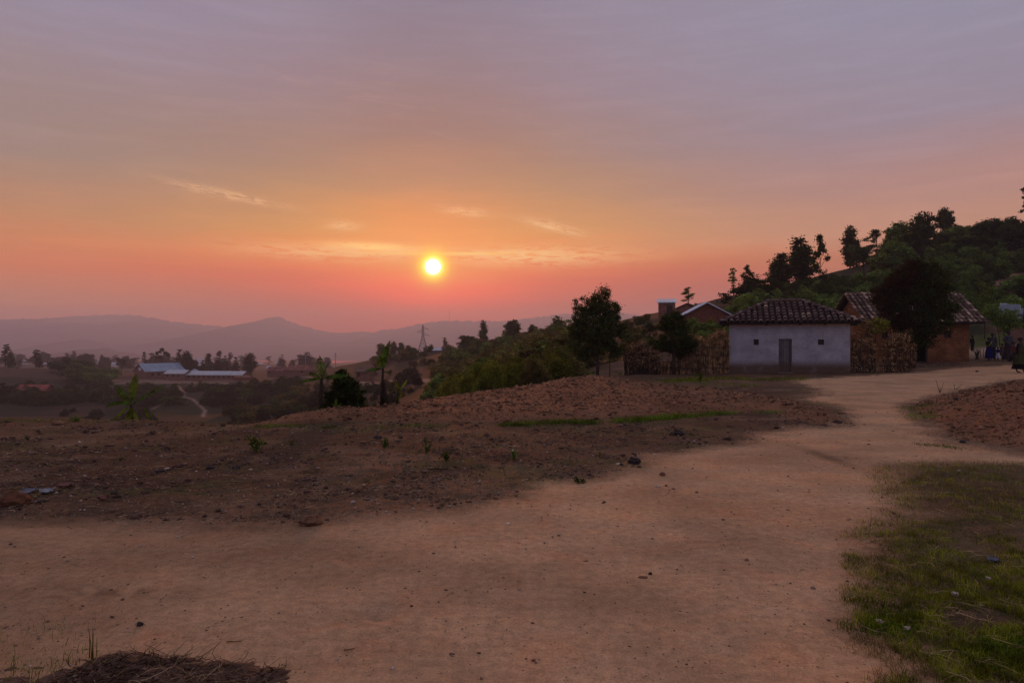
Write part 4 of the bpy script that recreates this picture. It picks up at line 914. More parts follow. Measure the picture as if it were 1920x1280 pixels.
def adobe_mat(name, c1, c2, mort):
    m, T, out = mat_new(name); oc = objco(T); sp = T.add('ShaderNodeSeparateXYZ'); T.l.new(oc, sp.inputs[0])
    v = T.comb(T.m('ADD', sp.outputs[0], sp.outputs[1]), sp.outputs[2], 0.0)
    b = T.add('ShaderNodeTexBrick'); b.inputs['Scale'].default_value = 1.0; b.inputs['Brick Width'].default_value = 0.34; b.inputs['Row Height'].default_value = 0.17
    b.inputs['Mortar Size'].default_value = 0.014; b.inputs['Mortar Smooth'].default_value = 0.6
    b.inputs['Color1'].default_value = c1 + (1,); b.inputs['Color2'].default_value = c2 + (1,); b.inputs['Mortar'].default_value = mort + (1,)
    vv = T.add('ShaderNodeVectorMath', operation='ADD'); T.l.new(v, vv.inputs[0]); nv = T.add('ShaderNodeVectorMath', operation='SCALE'); nv.inputs['Scale'].default_value = 0.035
    T.l.new(T.noise(oc, 5, 3, 0.6, out=1), nv.inputs[0]); T.l.new(nv.outputs[0], vv.inputs[1]); T.l.new(vv.outputs[0], b.inputs['Vector'])
    n = T.noise(oc, 1.6, 6, 0.7); n2 = T.noise(oc, 12, 4, 0.7); k = T.m('MULTIPLY', T.mapr(n, 0.3, 0.7, 0.72, 1.25), T.mapr(n2, 0.3, 0.7, 0.8, 1.2))
    c = T.mix(1.0, b.outputs['Color'], T.comb(k, k, k), 'MULTIPLY')
    c = T.mix(T.mapr(T.m('ADD', sp.outputs[2], T.m('MULTIPLY', n, 0.5)), 0.75, 0.2, 0, 0.6), c, (0.10, 0.052, 0.034))
    pbr(T, out, c, 0.95, 0.05, T.m('SUBTRACT', n2, T.m('MULTIPLY', b.outputs['Fac'], 0.8)), 0.6, 0.02); return m
M['adobe'] = adobe_mat('mud_brick', (0.25, 0.112, 0.048), (0.185, 0.080, 0.036), (0.145, 0.066, 0.034))

def wall_panel(mb, W_, H, holes, depth=0.22, step=0.12, amp=0.012, seed=1):
    """upright wall face in local xz (y=0) with real openings and reveals"""
    xs = sorted(set([0, W_] + [h[i] for h in holes for i in (0, 1)])); zs = sorted(set([0, H] + [h[i] for h in holes for i in (2, 3)]))
    def sub(a):
        o = []
        for p, q in zip(a[:-1], a[1:]):
            k = max(1, int(math.ceil((q - p)/step))); o += [p + (q - p)*i/k for i in range(k)]
        return o + [a[-1]]
    xs = np.array(sub(xs)); zs = np.array(sub(zs)); X, Z = np.meshgrid(xs, zs)
    D = (fbm(X*1.2, Z*1.2, 3, seed) - 0.5)*amp*2.5 + (fbm(X*5, Z*5, 2, seed+1) - 0.5)*amp
    inh = lambda x, z: any(h[0] < x < h[1] and h[2] < z < h[3] for h in holes)
    b = len(mb.v); nx = len(xs)
    mb.v.extend([(float(X[j, i]), float(D[j, i]), float(Z[j, i])) for j in range(len(zs)) for i in range(nx)])
    for j in range(len(zs) - 1):
        for i in range(nx - 1):
            if not inh((xs[i]+xs[i+1])/2, (zs[j]+zs[j+1])/2): mb.f.append((b+j*nx+i, b+j*nx+i+1, b+(j+1)*nx+i+1, b+(j+1)*nx+i))
    e = 0.01
    for (x0, x1, z0, z1) in holes:
        mb.add([(x0,-e,z0),(x1,-e,z0),(x1,-e,z1),(x0,-e,z1),(x0,depth,z0),(x1,depth,z0),(x1,depth,z1),(x0,depth,z1)], [(0,4,5,1),(1,5,6,2),(2,6,7,3),(3,7,4,0)])
def tile_plane(mb, pans, O, xd, ud, xl, xr, S, col=0.285, course=0.36, seed=0, r=0.098):
    """barrel tiles on a roof plane; xl(s), xr(s) give its left and right edge at slope distance s"""
    rs = np.random.RandomState(seed); O = Vector(O); xd = Vector(xd).normalized(); ud = Vector(ud).normalized(); nd = xd.cross(ud).normalized()
    if nd.z < 0: nd = -nd
    def P(x, s, h): return O + xd*x + ud*s + nd*h
    n = 6; w0, w1 = xl(0), xr(0); nc = int(round((w1 - w0)/col)); k = int(S/course) + 1
    pans.add([P(xl(0), 0, -.06), P(xr(0), 0, -.06), P(xr(S), S, -.06), P(xl(S), S, -.06)], [(0, 1, 2, 3)])
    for c in range(nc + 1):
        x = w0 + (w1 - w0)*(c + 0.0)/nc + rs.uniform(-.01, .01)
        for j in range(k):
            s0 = j*course - 0.05; s1 = min(S + .03, s0 + course + 0.10)
            xx = x + rs.uniform(-.012, .012); sm = max(0, (s0 + s1)/2)
            if s0 > S - 0.1 or xx < xl(min(S, sm)) - 0.03 or xx > xr(min(S, sm)) + 0.03: continue
            jt = 1.0 if r < .097 else 0.55; jt = 2.2 if r < .096 else 1.0; j0 = rs.uniform(-.012, .012)*jt; dh = rs.uniform(-.004, .008)*jt; tw = rs.uniform(-.016, .016)*jt; b = len(mb.v)
            for (s, rr, hh, xo) in ((s0 + j0, r*1.10, 0.034 + dh, 0), (s1 + j0, r*0.82, -0.030 + dh, tw)):
                for i in range(n + 1):
                    t = math.pi*i/n; mb.v.append(tuple(P(xx + xo - rr*math.cos(t), s, hh + rr*math.sin(t)*0.95)))
            for i in range(n): mb.f.append((b+i, b+i+1, b+n+2+i, b+n+1+i))
            b2 = len(mb.v)
            for i in range(n + 1):
                t = math.pi*i/n; q = r*1.08 - 0.02; mb.v.append(tuple(P(xx - q*math.cos(t), s0 + j0 + .002, 0.034 + dh + q*math.sin(t)*0.95)))
            for i in range(n): mb.f.append((b+i+1, b+i, b2+i, b2+i+1))
        if c < nc:
            xm = x + (w1 - w0)/nc/2
            for j in range(k):
                s0 = j*course - 0.02; s1 = min(S, s0 + course + 0.04)
                if s0 > S - .1 or xm < xl(min(S, s0 + .1)) or xm > xr(min(S, s0 + .1)): continue
                b = len(pans.v); rr = 0.085
                for (s, hh) in ((s0, 0.0), (s1, -0.02)):
                    for i in range(5): t = math.pi*i/4; pans.v.append(tuple(P(xm - rr*math.cos(t), s, hh - .05 - rr*0.5*math.sin(t))))
                for i in range(4): pans.f.append((b+i, b+i+1, b+6+i, b+5+i))
def cap_tiles(mb, A, B, r=0.10, step=0.34, seed=3):
    rs = np.random.RandomState(seed); A = Vector(A); B = Vector(B); d = (B - A); L = d.length; d.normalize(); sd = d.cross(Vector((0, 0, 1))).normalized(); up = sd.cross(d)
    for j in range(int(L/step) + 1):
        a = A + d*(j*step); e = A + d*min(L, j*step + step*1.12); b = len(mb.v)
        for (p, rr, hh) in ((a, r*1.1, .03), (e, r*.88, .0)):
            for i in range(7): t = math.pi*i/6; mb.v.append(tuple(p - sd*rr*math.cos(t) + up*(hh + rr*math.sin(t)*.8 - .02 + rs.uniform(-.004, .004))))
        for i in range(6): mb.f.append((b+i, b+i+1, b+8+i, b+7+i))

def white_house():
    a = R(17.6); g = gz(13.8, 34.2); r = empty('white_house', (11.13, 35.0, g), -a)
    tag(r, 'whitewashed mud house with hipped clay tile roof, plank door and two tiny windows', 'house')
    Wd, Dp, H = 5.63, 4.0, 2.62
    D = (2.38, 2.99, -0.02, 1.73); w1 = (1.19, 1.43, 1.42, 1.70); w2 = (4.18, 4.46, 1.43, 1.69)
    mb = MB(); wall_panel(mb, Wd, H, [(D[0], D[1], 0.0, D[3]), w1, w2], 0.2, 0.13, 0.016)
    for c, s in (((Wd - .11, Dp/2 + .12, H/2 - .1), (.22, Dp - .24, H + .2)), ((.11, Dp/2 + .12, H/2 - .1), (.22, Dp - .24, H + .2)), ((Wd/2, Dp - .12, H/2 - .1), (Wd - .45, .22, H + .2))): mb.box(c, s)
    mb.box((0.011, .12, H/2), (.02, .2, H)); mb.box((Wd - .011, .12, H/2), (.02, .2, H))
    mb.build('wall', M['plaster'], r)
    MB().box((Wd/2, Dp/2 + .3, 1.3), (Wd - .6, Dp - 1.4, 2.5)).build('room_darkness', M['dark'], r)  # solid filler block, indoor shade put into its colour
    # plinth of trodden soil under the wall
    pl = MB(); n = 40; top = []; 
    for i in range(n + 1):
        x = -0.1 + (Wd + .2)*i/n; h = 0.015 + 0.015*math.sin(i*1.3) + random.uniform(-.01, .01); q = -0.24 + random.uniform(-.07, .05); pl.v += [(x, 0.03, h), (x, q*.5, h*.75), (x, q, -0.06)]
    for i in range(n):
        for k in range(2): pl.f.append((i*3+k, i*3+k+1, i*3+k+4, i*3+k+3))
    pl.build('plinth', M['soil_dark'], r, True)
    # door: five planks in a frame
    dr = MB(); x = D[0] + .035; ws = [.11, .10, .12, .10, .11]
    for i, w in enumerate(ws): dr.box((x + w/2 - .004, 0.075 + random.uniform(-.004, .004), D[3]/2 + .005), (w - .010, .035, D[3] - .05 + random.uniform(-.02, .01)), None, .003); x += w
    d = dr.build('door', M['door_wood'], r)
    MB().box((D[0] + .30, 0.105, .45), (.52, .03, .09)).box((D[0] + .30, 0.105, 1.4), (.52, .03, .09)).build('ledge', M['wood'], d)
    MB().box((D[0] + .10, 0.045, .98), (.03, .03, .10)).build('handle', M['beam'], d)
    fr = MB(); fr.box((D[0] + .018, 0.03, D[3]/2), (.035, .08, D[3])); fr.box((D[1] - .018, 0.03, D[3]/2), (.035, .08, D[3])); fr.box(((D[0]+D[1])/2, 0.03, D[3] - .02), (D[1]-D[0], .075, .04)); fr.build('door_frame', M['wood'], r)
    MB().box(((D[0]+D[1])/2, -0.06, 0.02), (.66, .16, .05), None, .01).build('doorstep', M['stone'], r)
    for q in (w1, w2):
        f = MB(); f.box(((q[0]+q[1])/2, .05, q[2] + .012), (q[1]-q[0], .06, .025)); f.box(((q[0]+q[1])/2, .05, q[3] - .012), (q[1]-q[0], .06, .025)); f.box((q[0] + .012, .05, (q[2]+q[3])/2), (.025, .06, q[3]-q[2]-.05)); f.box((q[1] - .012, .05, (q[2]+q[3])/2), (.025, .06, q[3]-q[2]-.05))
        w = f.build('window', M['beam'], r); MB().box(((q[0]+q[1])/2, .08, (q[2]+q[3])/2), (q[1]-q[0]-.05, .02, q[3]-q[2]-.05)).build('shutter', M['shutter'], w)
    # roof
    e = 0.46; zb = 2.56; x0, x1 = -e, Wd + e; y0, y1 = -e, Dp + e; yr = (y0 + y1)/2; hd = yr - y0; rise = 1.17; S = math.hypot(hd, rise); rx0, rx1 = x0 + hd, x1 - hd
    mb = MB(); pans = MB()
    tile_plane(mb, pans, (x0, y0, zb), (1, 0, 0), (0, hd, rise), lambda s: hd*s/S, lambda s: (x1 - x0) - hd*s/S, S, seed=1)
    tile_plane(mb, pans, (x1, y1, zb), (-1, 0, 0), (0, -hd, rise), lambda s: hd*s/S, lambda s: (x1 - x0) - hd*s/S, S, seed=2)
    tile_plane(mb, pans, (x0, y1, zb), (0, -1, 0), (hd, 0, rise), lambda s: hd*s/S, lambda s: (y1 - y0) - hd*s/S, S, seed=3)
    tile_plane(mb, pans, (x1, y0, zb), (0, 1, 0), (-hd, 0, rise), lambda s: hd*s/S, lambda s: (y1 - y0) - hd*s/S, S, seed=4)
    for A, B in (((x0, y0), (rx0, yr)), ((x1, y0), (rx1, yr)), ((x0, y1), (rx0, yr)), ((x1, y1), (rx1, yr))): cap_tiles(mb, (*A, zb + .05), (*B, zb + rise + .05), seed=int(A[0]*10) % 91)
    cap_tiles(mb, (rx0 - .1, yr, zb + rise + .04), (rx1 + .1, yr, zb + rise + .04))
    rf = mb.build('roof', M['tile'], r); pans.build('under_tiles', M['pan'], rf)
    bm = MB()
    for x in np.arange(-.1, Wd + .2, .62): bm.tube([(x, -e + .05, zb - .10), (x + random.uniform(-.03, .03), .5, zb + .10)], .035, 6)
    for x in (-.36, Wd + .30): bm.tube([(x, -e + .08, zb - .12), (x, Dp + .3, zb - .12)], .05, 6)
    bm.box((Wd/2, -e + .10, zb - .075), (Wd + 2*e - .1, .05, .05)); bm.box((Wd/2, -.03, zb - .06), (Wd + .7, .08, .08)); bm.build('rafters', M['beam'], r)
    for x in (1.78, 3.36, 4.5):
        MB().box((x, -.10, 2.46), (.11, .24, .10), None, .01).build('beam_end', M['beam'], r)
M['soil_dark'] = simple('soil_dark', (0.105, 0.062, 0.045), 0.35, 7, bstr=0.7, bdist=0.03)
M['stone'] = simple('stone', (0.19, 0.135, 0.105), 0.35, 9, bstr=0.6)
M['shutter'] = simple('shutter_wood', (0.05, 0.034, 0.030), 0.4, 14)
def door_mat():
    m, T, out = mat_new('door_planks'); oc = objco(T); g = T.add('ShaderNodeNewGeometry'); sp = T.add('ShaderNodeSeparateXYZ'); T.l.new(oc, sp.inputs[0])
    c = T.ramp(g.outputs['Random Per Island'], [(0, (0.075, 0.066, 0.066)), (0.5, (0.125, 0.110, 0.108)), (1, (0.17, 0.15, 0.145))])
    n = T.noise(T.comb(T.m('MULTIPLY', sp.outputs[0], 40), 0.0, T.m('MULTIPLY', sp.outputs[2], 2.5)), 1, 5, 0.7); k = T.mapr(n, 0.3, 0.7, 0.6, 1.3)
    c = T.mix(1.0, c, T.comb(k, k, k), 'MULTIPLY'); f = T.mapr(T.m('ADD', sp.outputs[2], T.m('MULTIPLY', T.noise(oc, 4, 4), 0.4)), 0.95, 0.55)
    c = T.mix(T.m('MULTIPLY', f, 0.85), c, (0.10, 0.066, 0.042)); pbr(T, out, c, 0.8, 0.2, n, 0.4, 0.01); return m
M['door_wood'] = door_mat()
white_house()

def brick_house():
    g = gz(26, 43.3); r = empty('brick_house', (22.55, 43.3, g)); tag(r, 'orange mud-brick house with gabled clay tile roof partly hidden by the dark tree', 'house')
    Wd, Dp, H = 6.45, 4.2, 2.75; door = (2.95, 3.80, 0.0, 1.95); win = (4.86, 5.30, 1.55, 2.03); win2 = (0.9, 1.3, 1.5, 1.95)
    mb = MB(); wall_panel(mb, Wd, H, [door, win, win2], .25, .2, .014, 5); yr = Dp/2; rise = 1.62
    for x, sx in ((0, 1), (Wd, -1)):
        q = [(x, 0, -.2), (x, Dp, -.2), (x, Dp, H - .05), (x, yr, H + rise - .1), (x, 0, H - .05)]; p = [(a + sx*.25, b_, c) for a, b_, c in q]
        mb.add(q + p, [(0, 1, 2, 3, 4), (9, 8, 7, 6, 5)] + [(i, (i+1) % 5, (i+1) % 5 + 5, i + 5) for i in range(5)])
    mb.box((Wd/2, Dp - .13, H/2 - .1), (Wd - .52, .24, H - .1)); mb.build('wall', M['adobe'], r)
    MB().box((Wd/2, Dp/2 + .3, 1.3), (Wd - .9, Dp - 1.2, 2.5)).build('room_darkness', M['dark'], r)  # dark filler painted as the unlit room behind the doorway
    f = MB()
    for x in (door[0] + .03, door[1] - .03): f.box((x, .08, door[3]/2), (.06, .14, door[3]))
    f.box(((door[0]+door[1])/2, .08, door[3] - .03), (door[1]-door[0] - .12, .14, .06)); f.build('door_frame', M['beam'], r)
    for q in (win, win2):
        w = MB(); cx = (q[0]+q[1])/2; w.box((cx, .08, q[2] + .02), (q[1]-q[0], .08, .04)).box((cx, .08, q[3] - .02), (q[1]-q[0], .08, .04)).box((q[0] + .02, .08, (q[2]+q[3])/2), (.04, .08, q[3]-q[2]-.08)).box((q[1] - .02, .08, (q[2]+q[3])/2), (.04, .08, q[3]-q[2]-.08))
        wo = w.build('window', M['beam'], r); MB().box((cx, .12, (q[2]+q[3])/2), (q[1]-q[0]-.09, .02, q[3]-q[2]-.09)).build('shutter', M['shutter'], wo)
    e = .5; ov = .38; x0, x1 = -ov, Wd + ov + .35; y0, y1 = -e, Dp + e; hd = yr - y0; rz_ = rise + .33; S = math.hypot(hd, rz_); zb = H - .22
    mb = MB(); pans = MB(); tile_plane(mb, pans, (x0, y0, zb), (1, 0, 0), (0, hd, rz_), lambda s: 0.0, lambda s: x1 - x0, S, .30, .38, 11, .095)
    tile_plane(mb, pans, (x1, y1, zb), (-1, 0, 0), (0, -hd, rz_), lambda s: 0.0, lambda s: x1 - x0, S, .30, .38, 12, .095)
    cap_tiles(mb, (x0, yr, zb + rz_ + .03), (x1, yr, zb + rz_ + .03), .11)
    rf = mb.build('roof', M['tile_pale'], r); pans.build('under_tiles', M['pan'], rf)
    b = MB(); b.box((Wd/2 + .1, -e + .12, zb - .08), (Wd + 2*ov + .2, .06, .07)); b.box((Wd/2, -.04, zb + .15), (Wd + .8, .09, .1))
    for x in (x0 + .06, x1 - .06):
        for s in (-1, 1): b.tube([(x, yr + s*hd, zb - .05), (x, yr, zb + rz_ - .1)], .04, 5)
    for x in np.arange(0, Wd + .3, .7): b.tube([(x, -e + .06, zb - .06), (x, .4, zb + .30)], .035, 5)
    b.build('rafters', M['beam'], r)
brick_house()

def house(name, label, cat, loc, rz, w, d, h, rise, wall, roof, ridge='x', over=0.35, wins=(), doors=(), corr=0, group=None, hip=False, shed=False, band=None, th=0.07):
    r = empty(name, loc, rz); tag(r, label, cat, group)
    mb = MB(); mb.box((0, 0, h/2 - .6), (w, d, h + 1.2))
    if not hip and not shed:
        if ridge == 'x':
            for s in (-1, 1): mb.add([(s*w/2, -d/2, h), (s*w/2, d/2, h), (s*w/2, 0, h + rise - .05), (s*(w/2 - .2), -d/2, h), (s*(w/2 - .2), d/2, h), (s*(w/2 - .2), 0, h + rise - .05)], [(0, 1, 2), (5, 4, 3), (0, 3, 4, 1), (1, 4, 5, 2), (2, 5, 3, 0)])
        else:
            for s in (-1, 1): mb.add([(-w/2, s*d/2, h), (w/2, s*d/2, h), (0, s*d/2, h + rise - .05), (-w/2, s*(d/2 - .2), h), (w/2, s*(d/2 - .2), h), (0, s*(d/2 - .2), h + rise - .05)], [(0, 1, 2), (5, 4, 3), (0, 3, 4, 1), (1, 4, 5, 2), (2, 5, 3, 0)])
    wl = mb.build('wall', M[wall], r)
    if band: MB().box((0, -d/2 - .02, h - band/2), (w - .05, .04, band)).build('painted_band', M['white_paint'], wl)
    rm = MB(); o = over
    def slab(pts):
        a = [Vector(p) for p in pts]; n = (a[1]-a[0]).cross(a[2]-a[0]).normalized(); n = n if n.z > 0 else -n; k = len(a)
        rm.add([p + n*th for p in a] + a, [tuple(range(k)), tuple(range(2*k-1, k-1, -1))] + [(i, i + k, (i+1) % k + k, (i+1) % k) for i in range(k)])
        if corr:
            e0, e1, t1, t0 = a[0], a[1], a[2], a[3] if k == 4 else a[2]
            m = int((e1 - e0).length/corr)
            for i in range(1, m):
                f = i/m; p = e0.lerp(e1, f) + n*(th + .015); q = t0.lerp(t1, f) + n*(th + .015); rm.tube([p, q], .035 if corr < 1 else .08, 4)
    dz = rise*o/(d/2 if ridge == 'x' else w/2)
    if shed: slab([(-w/2 - o, -d/2 - o, h - rise*o/d), (w/2 + o, -d/2 - o, h - rise*o/d), (w/2 + o, d/2 + o, h + rise), (-w/2 - o, d/2 + o, h + rise)])
    elif hip:
        k = d/2 + o
        slab([(-w/2 - o, -d/2 - o, h - dz), (w/2 + o, -d/2 - o, h - dz), (w/2 + o - k, 0, h + rise), (-w/2 - o + k, 0, h + rise)]); slab([(w/2 + o, d/2 + o, h - dz), (-w/2 - o, d/2 + o, h - dz), (-w/2 - o + k, 0, h + rise), (w/2 + o - k, 0, h + rise)])
        slab([(w/2 + o, -d/2 - o, h - dz), (w/2 + o, d/2 + o, h - dz), (w/2 + o - k, 0, h + rise)]); slab([(-w/2 - o, d/2 + o, h - dz), (-w/2 - o, -d/2 - o, h - dz), (-w/2 - o + k, 0, h + rise)])
    elif ridge == 'x':
        slab([(-w/2 - o, -d/2 - o, h - dz), (w/2 + o, -d/2 - o, h - dz), (w/2 + o, 0, h + rise), (-w/2 - o, 0, h + rise)]); slab([(w/2 + o, d/2 + o, h - dz), (-w/2 - o, d/2 + o, h - dz), (-w/2 - o, 0, h + rise), (w/2 + o, 0, h + rise)])
    else:
        slab([(-w/2 - o, -d/2 - o, h - dz), (-w/2 - o, d/2 + o, h - dz), (0, d/2 + o, h + rise), (0, -d/2 - o, h + rise)]); slab([(w/2 + o, d/2 + o, h - dz), (w/2 + o, -d/2 - o, h - dz), (0, -d/2 - o, h + rise), (0, d/2 + o, h + rise)])
    rm.build('roof', M[roof], r)
    for (x, z, ww, hh) in wins: MB().box((x, -d/2 - .02, z), (ww, .06, hh)).build('window', M['dark'], r)
    for (x, ww, hh) in doors: MB().box((x, -d/2 - .03, hh/2), (ww, .06, hh)).build('door', M['shutter'], r)
    return r
def hpos(px, Y, zrow=None):
    x = (px - CX)/F*Y; return (x, Y, gz(x, Y) if zrow is None else CAMZ + (CY - zrow)/F*Y)
# houses close behind
house('brick_shed', 'red-brown gabled shed with a bright sheet-metal roof edge above the stick fence', 'shed', (18.55, 66.5, 2.2), R(-7), 4.7, 5.5, 1.75, 1.25, 'brick_red', 'metal_bright', 'y', .3, corr=.5)
house('metal_hut', 'little square hut with a pale metal lean-to roof on the slope', 'hut', hpos(1250, 73, 602), R(-12), 1.75, 1.6, 1.95, .42, 'brick_far', 'metal_bright', 'x', .16, shed=True, corr=.4, doors=[(.3, .6, 1.6)])
house('low_hut', 'low brown hut roof beside the little metal hut under the lone tree', 'hut', hpos(1292, 84, 598), R(-25), 2.6, 2.2, 1.3, .55, 'brick_far', 'thatch', 'y', .2)
# school
SG = 'school buildings across the valley'
r = house('school_hall', 'large hall with big blue metal roof and white gable window', 'school building', hpos(299, 335, 706), R(52), 18.5, 12, 3.2, 3.4, 'brick_far', 'metal_blue', 'x', .6, [(-6, 1.5, 1.2, 1.1), (-3, 1.5, 1.2, 1.1), (0, 1.5, 1.2, 1.1)], corr=1.5, group=SG, band=.5)
MB().box((-9.28, 0, 4.0), (.06, 2.6, 1.3)).build('window', M['white_paint'], r)
house('classroom_block', 'short classroom block with pale metal roof between hall and long block', 'school building', hpos(335, 322, 709), R(-5), 9.5, 7, 2.5, 1.4, 'brick_far', 'metal', 'x', .5, [(-3.3, 1.4, 1.0, .9), (-.7, 1.4, 1.0, .9), (1.9, 1.4, 1.0, .9)], corr=1.2, group=SG, band=.45)
house('classroom_block', 'very long low classroom block with striped pale roof and a row of square windows', 'school building', hpos(403, 322, 711), R(-5), 30, 7, 2.4, 1.5, 'brick_far', 'metal', 'x', .5, [(-13.2 + 2.42*i, 1.35, 1.0, .9) for i in range(11)], corr=1.5, group=SG, band=.45)
house('school_kiosk', 'small blue pyramid-roofed kiosk peeking over the classroom roofs', 'hut', hpos(365, 338, 704), R(-5), 3.0, 3.0, 2.2, 1.2, 'brick_far', 'metal_blue', 'x', .3, hip=True, group=SG)
house('farm_shed', 'low dark red shed at the right end of the long school block', 'shed', hpos(457, 312, 713), R(-8), 7.5, 3, 1.6, .7, 'brick_red', 'metal_rust', 'x', .3)
house('store_house', 'rust-roofed store on the left of two joined stores beyond the valley', 'store', hpos(520, 300, 702), R(-4), 7.2, 5, 1.9, 1.5, 'brick_far', 'metal_rust', 'x', .4, [(-2.5, 1.2, .8, .7)], corr=1.1, group='rust-roofed stores')
house('store_house', 'longer striped rust-roofed store joined on the right, with hipped end', 'store', hpos(562, 296, 703), R(-4), 12.2, 5.5, 2.5, 1.9, 'brick_far', 'metal_rust', 'x', .4, [(2, 1.5, .8, .8)], corr=1.1, group='rust-roofed stores', hip=True)
house('farm_house', 'brown tile-roofed farmhouse below the village between two banana plants', 'house', hpos(684, 178, 706), R(-12), 3.6, 3.2, 1.6, 1.0, 'brick_far', 'thatch', 'x', .5, doors=[(-1.0, .7, 1.4)])
house('red_house', 'house with long brick-red roof low in the trees at far left', 'house', hpos(66, 246, 742), R(3), 9.8, 5, 2.4, 1.7, 'brick_red', 'metal_red', 'x', .5)
house('village_house', 'white-roofed house on stilts-like walls right of the pylon', 'house', hpos(829, 268, 668), R(-30), 5.2, 4.4, 2.5, .9, 'brick_far', 'metal', 'x', .5, [(1, 1.3, .7, .8)], corr=.8)
house('village_house', 'pale gabled roof low in the trees right of the white-roofed house', 'house', hpos(873, 250, 668), R(-15), 5.0, 4, 2.0, 1.1, 'brick_far', 'thatch', 'y', .4)
house('village_house', 'brown gabled house under the skyline trees', 'house', hpos(929, 208, 656), R(-18), 6.2, 5, 2.0, 1.3, 'brick_red', 'metal_rust', 'y', .4)
house('village_house', 'bright sheet-metal roof behind the lollipop-shaped tree', 'house', hpos(956, 214, 652), R(-20), 4.2, 3.6, 2.3, .7, 'brick_far', 'metal', 'x', .3, corr=.7)
house('village_shack', 'tiny shack with bright roof below the brown gabled house', 'shack', hpos(928, 196, 663), R(-10), 1.3, 1.2, 1.4, .3, 'brick_far', 'metal', 'x', .12, shed=True)
house('village_house', 'long low white roof at the foot of the trees left of the pylon', 'house', hpos(735, 282, 682), R(0), 2.8, 2.2, 1.7, .6, 'brick_far', 'metal', 'x', .2, corr=.7)
house('village_house', 'narrow white roof between the upright trees left of the pylon', 'house', hpos(750, 288, 676), R(-8), 2.6, 2.2, 1.7, .6, 'brick_far', 'metal', 'x', .2, corr=.7)
house('hill_house', 'small white roof showing among the trees of the right hill', 'house', hpos(1765, 128, 460), R(-20), 2.2, 2, 1.3, .45, 'brick_far', 'metal', 'x', .2, corr=.6)
house('hill_house', 'long brown roof in the shrubs below the small white hill roof', 'house', hpos(1775, 112, 482), R(-20), 3.4, 2.6, 1.1, .9, 'brick_red', 'thatch', 'x', .3)
house('hill_house', 'white roof on the hilltop at the far right', 'house', hpos(1893, 134, 437), R(-15), 2.6, 2.4, 1.1, .6, 'white_paint', 'metal', 'x', .25, corr=.6)
# tiny houses of the town on the plain
TN = [(24,664,9,900,'leftmost tiny roof of the distant town'), (43,668,8,860,'tiny roof second from left in the distant town'), (48,675,11,800,'flat pale roof under the left town trees'), (65,673,9,820,'pale roof in the middle of the left town cluster'), (88,672,13,820,'brightest white roof of the left town cluster'), (98,680,17,760,'long white roof at the front of the left town cluster'),
      (165,675,12,800,'bright roof standing apart above the green grove'), (181,677,9,820,'small roof right of the bright roof above the grove'), (187,680,8,790,'low roof right of the grove top'), (214,679,9,800,'pinkish roof left of the flat-topped tree'), (222,681,8,790,'roof behind the flat-topped tree'), (234,682,12,780,'white roof right of the flat-topped tree'), (243,680,8,820,'tiny roof left of the hall gable'),
      (376,672,12,900,'faint roof above the school tree row'), (382,676,9,860,'second faint roof above the school tree row'), (505,690,9,520,'white roof left of the rust-roofed stores'), (150,684,10,700,'dim roof at the left edge of the green grove'), (489,681,9,880,'faint roof right of the many-spired tree'), (345,678,8,900,'faint roof between the dark conifers'), (520,679,9,950,'far faint roof above the stores')]
for px, row, w, Y, lab in TN:
    m = w/F*Y; x = (px - CX)/F*Y; zt = CAMZ + (CY - row)/F*Y; g = gz(x, Y); hh = max(2.0, zt - g - 1.5)
    house('town_house', lab, 'house', (x, Y, g), R(random.uniform(-25, 25)), m*.85, m*.6, hh, 1.4, 'brick_far' if px % 2 else 'white_paint', 'metal', 'x', .5, group='tiny town houses on the plain')

# ------------------------------------------------------------------ pylons and masts
def pylon(px, Y, h, base):
    r = empty('pylon', on(px, Y, -.3), R(12)); h = CAMZ + (CY - 609)/F*Y - r.location.z; tag(r, 'lattice power pylon rising above the village trees', 'pylon')
    wd = lambda z: (base*max(0, 1 - z/(h*.62))**1.2*0.5 + 0.60 - .30*z/h) if z < h*.97 else .12
    mb = MB(); zs = [h*q for q in (0, .16, .30, .42, .52, .61, .69, .77, .85, .93, 1.0)]
    for sx in (-1, 1):
        for sy in (-1, 1): mb.tube([(sx*wd(z), sy*wd(z), z) for z in zs], .10, 4)
    mb.build('leg', M['steel'], r)
    br = MB()
    for z0, z1 in zip(zs[:-1], zs[1:]):
        a, b = wd(z0), wd(z1)
        for s in (-1, 1):
            for q in (((-a, s*a, z0), (b, s*b, z1)), ((a, s*a, z0), (-b, s*b, z1)), ((s*a, -a, z0), (s*b, b, z1)), ((s*a, a, z0), (s*b, -b, z1)), ((-a, s*a, z0), (a, s*a, z0)), ((s*a, -a, z0), (s*a, a, z0))): br.tube(q, .045, 4)
    br.build('bracing', M['steel'], r)
    for z, s, L in ((.86, 1, 2.1), (.76, -1, 2.1), (.66, 1, 2.2)):
        c = MB(); w = wd(z*h); c.tube([(s*w, -w, z*h), (s*(w + L), 0, z*h - .1)], .07, 4); c.tube([(s*w, w, z*h), (s*(w + L), 0, z*h - .1)], .07, 4); c.tube([(s*w, 0, z*h + 1.0), (s*(w + L), 0, z*h - .1)], .06, 4)
        co = c.build('crossarm', M['steel'], r); MB().tube([(s*(w + L), 0, z*h - .1), (s*(w + L), 0, z*h - .9)], .09, 5).build('insulator', M['white_paint'], co)
pylon(793, 286, 21.5, 3.6)
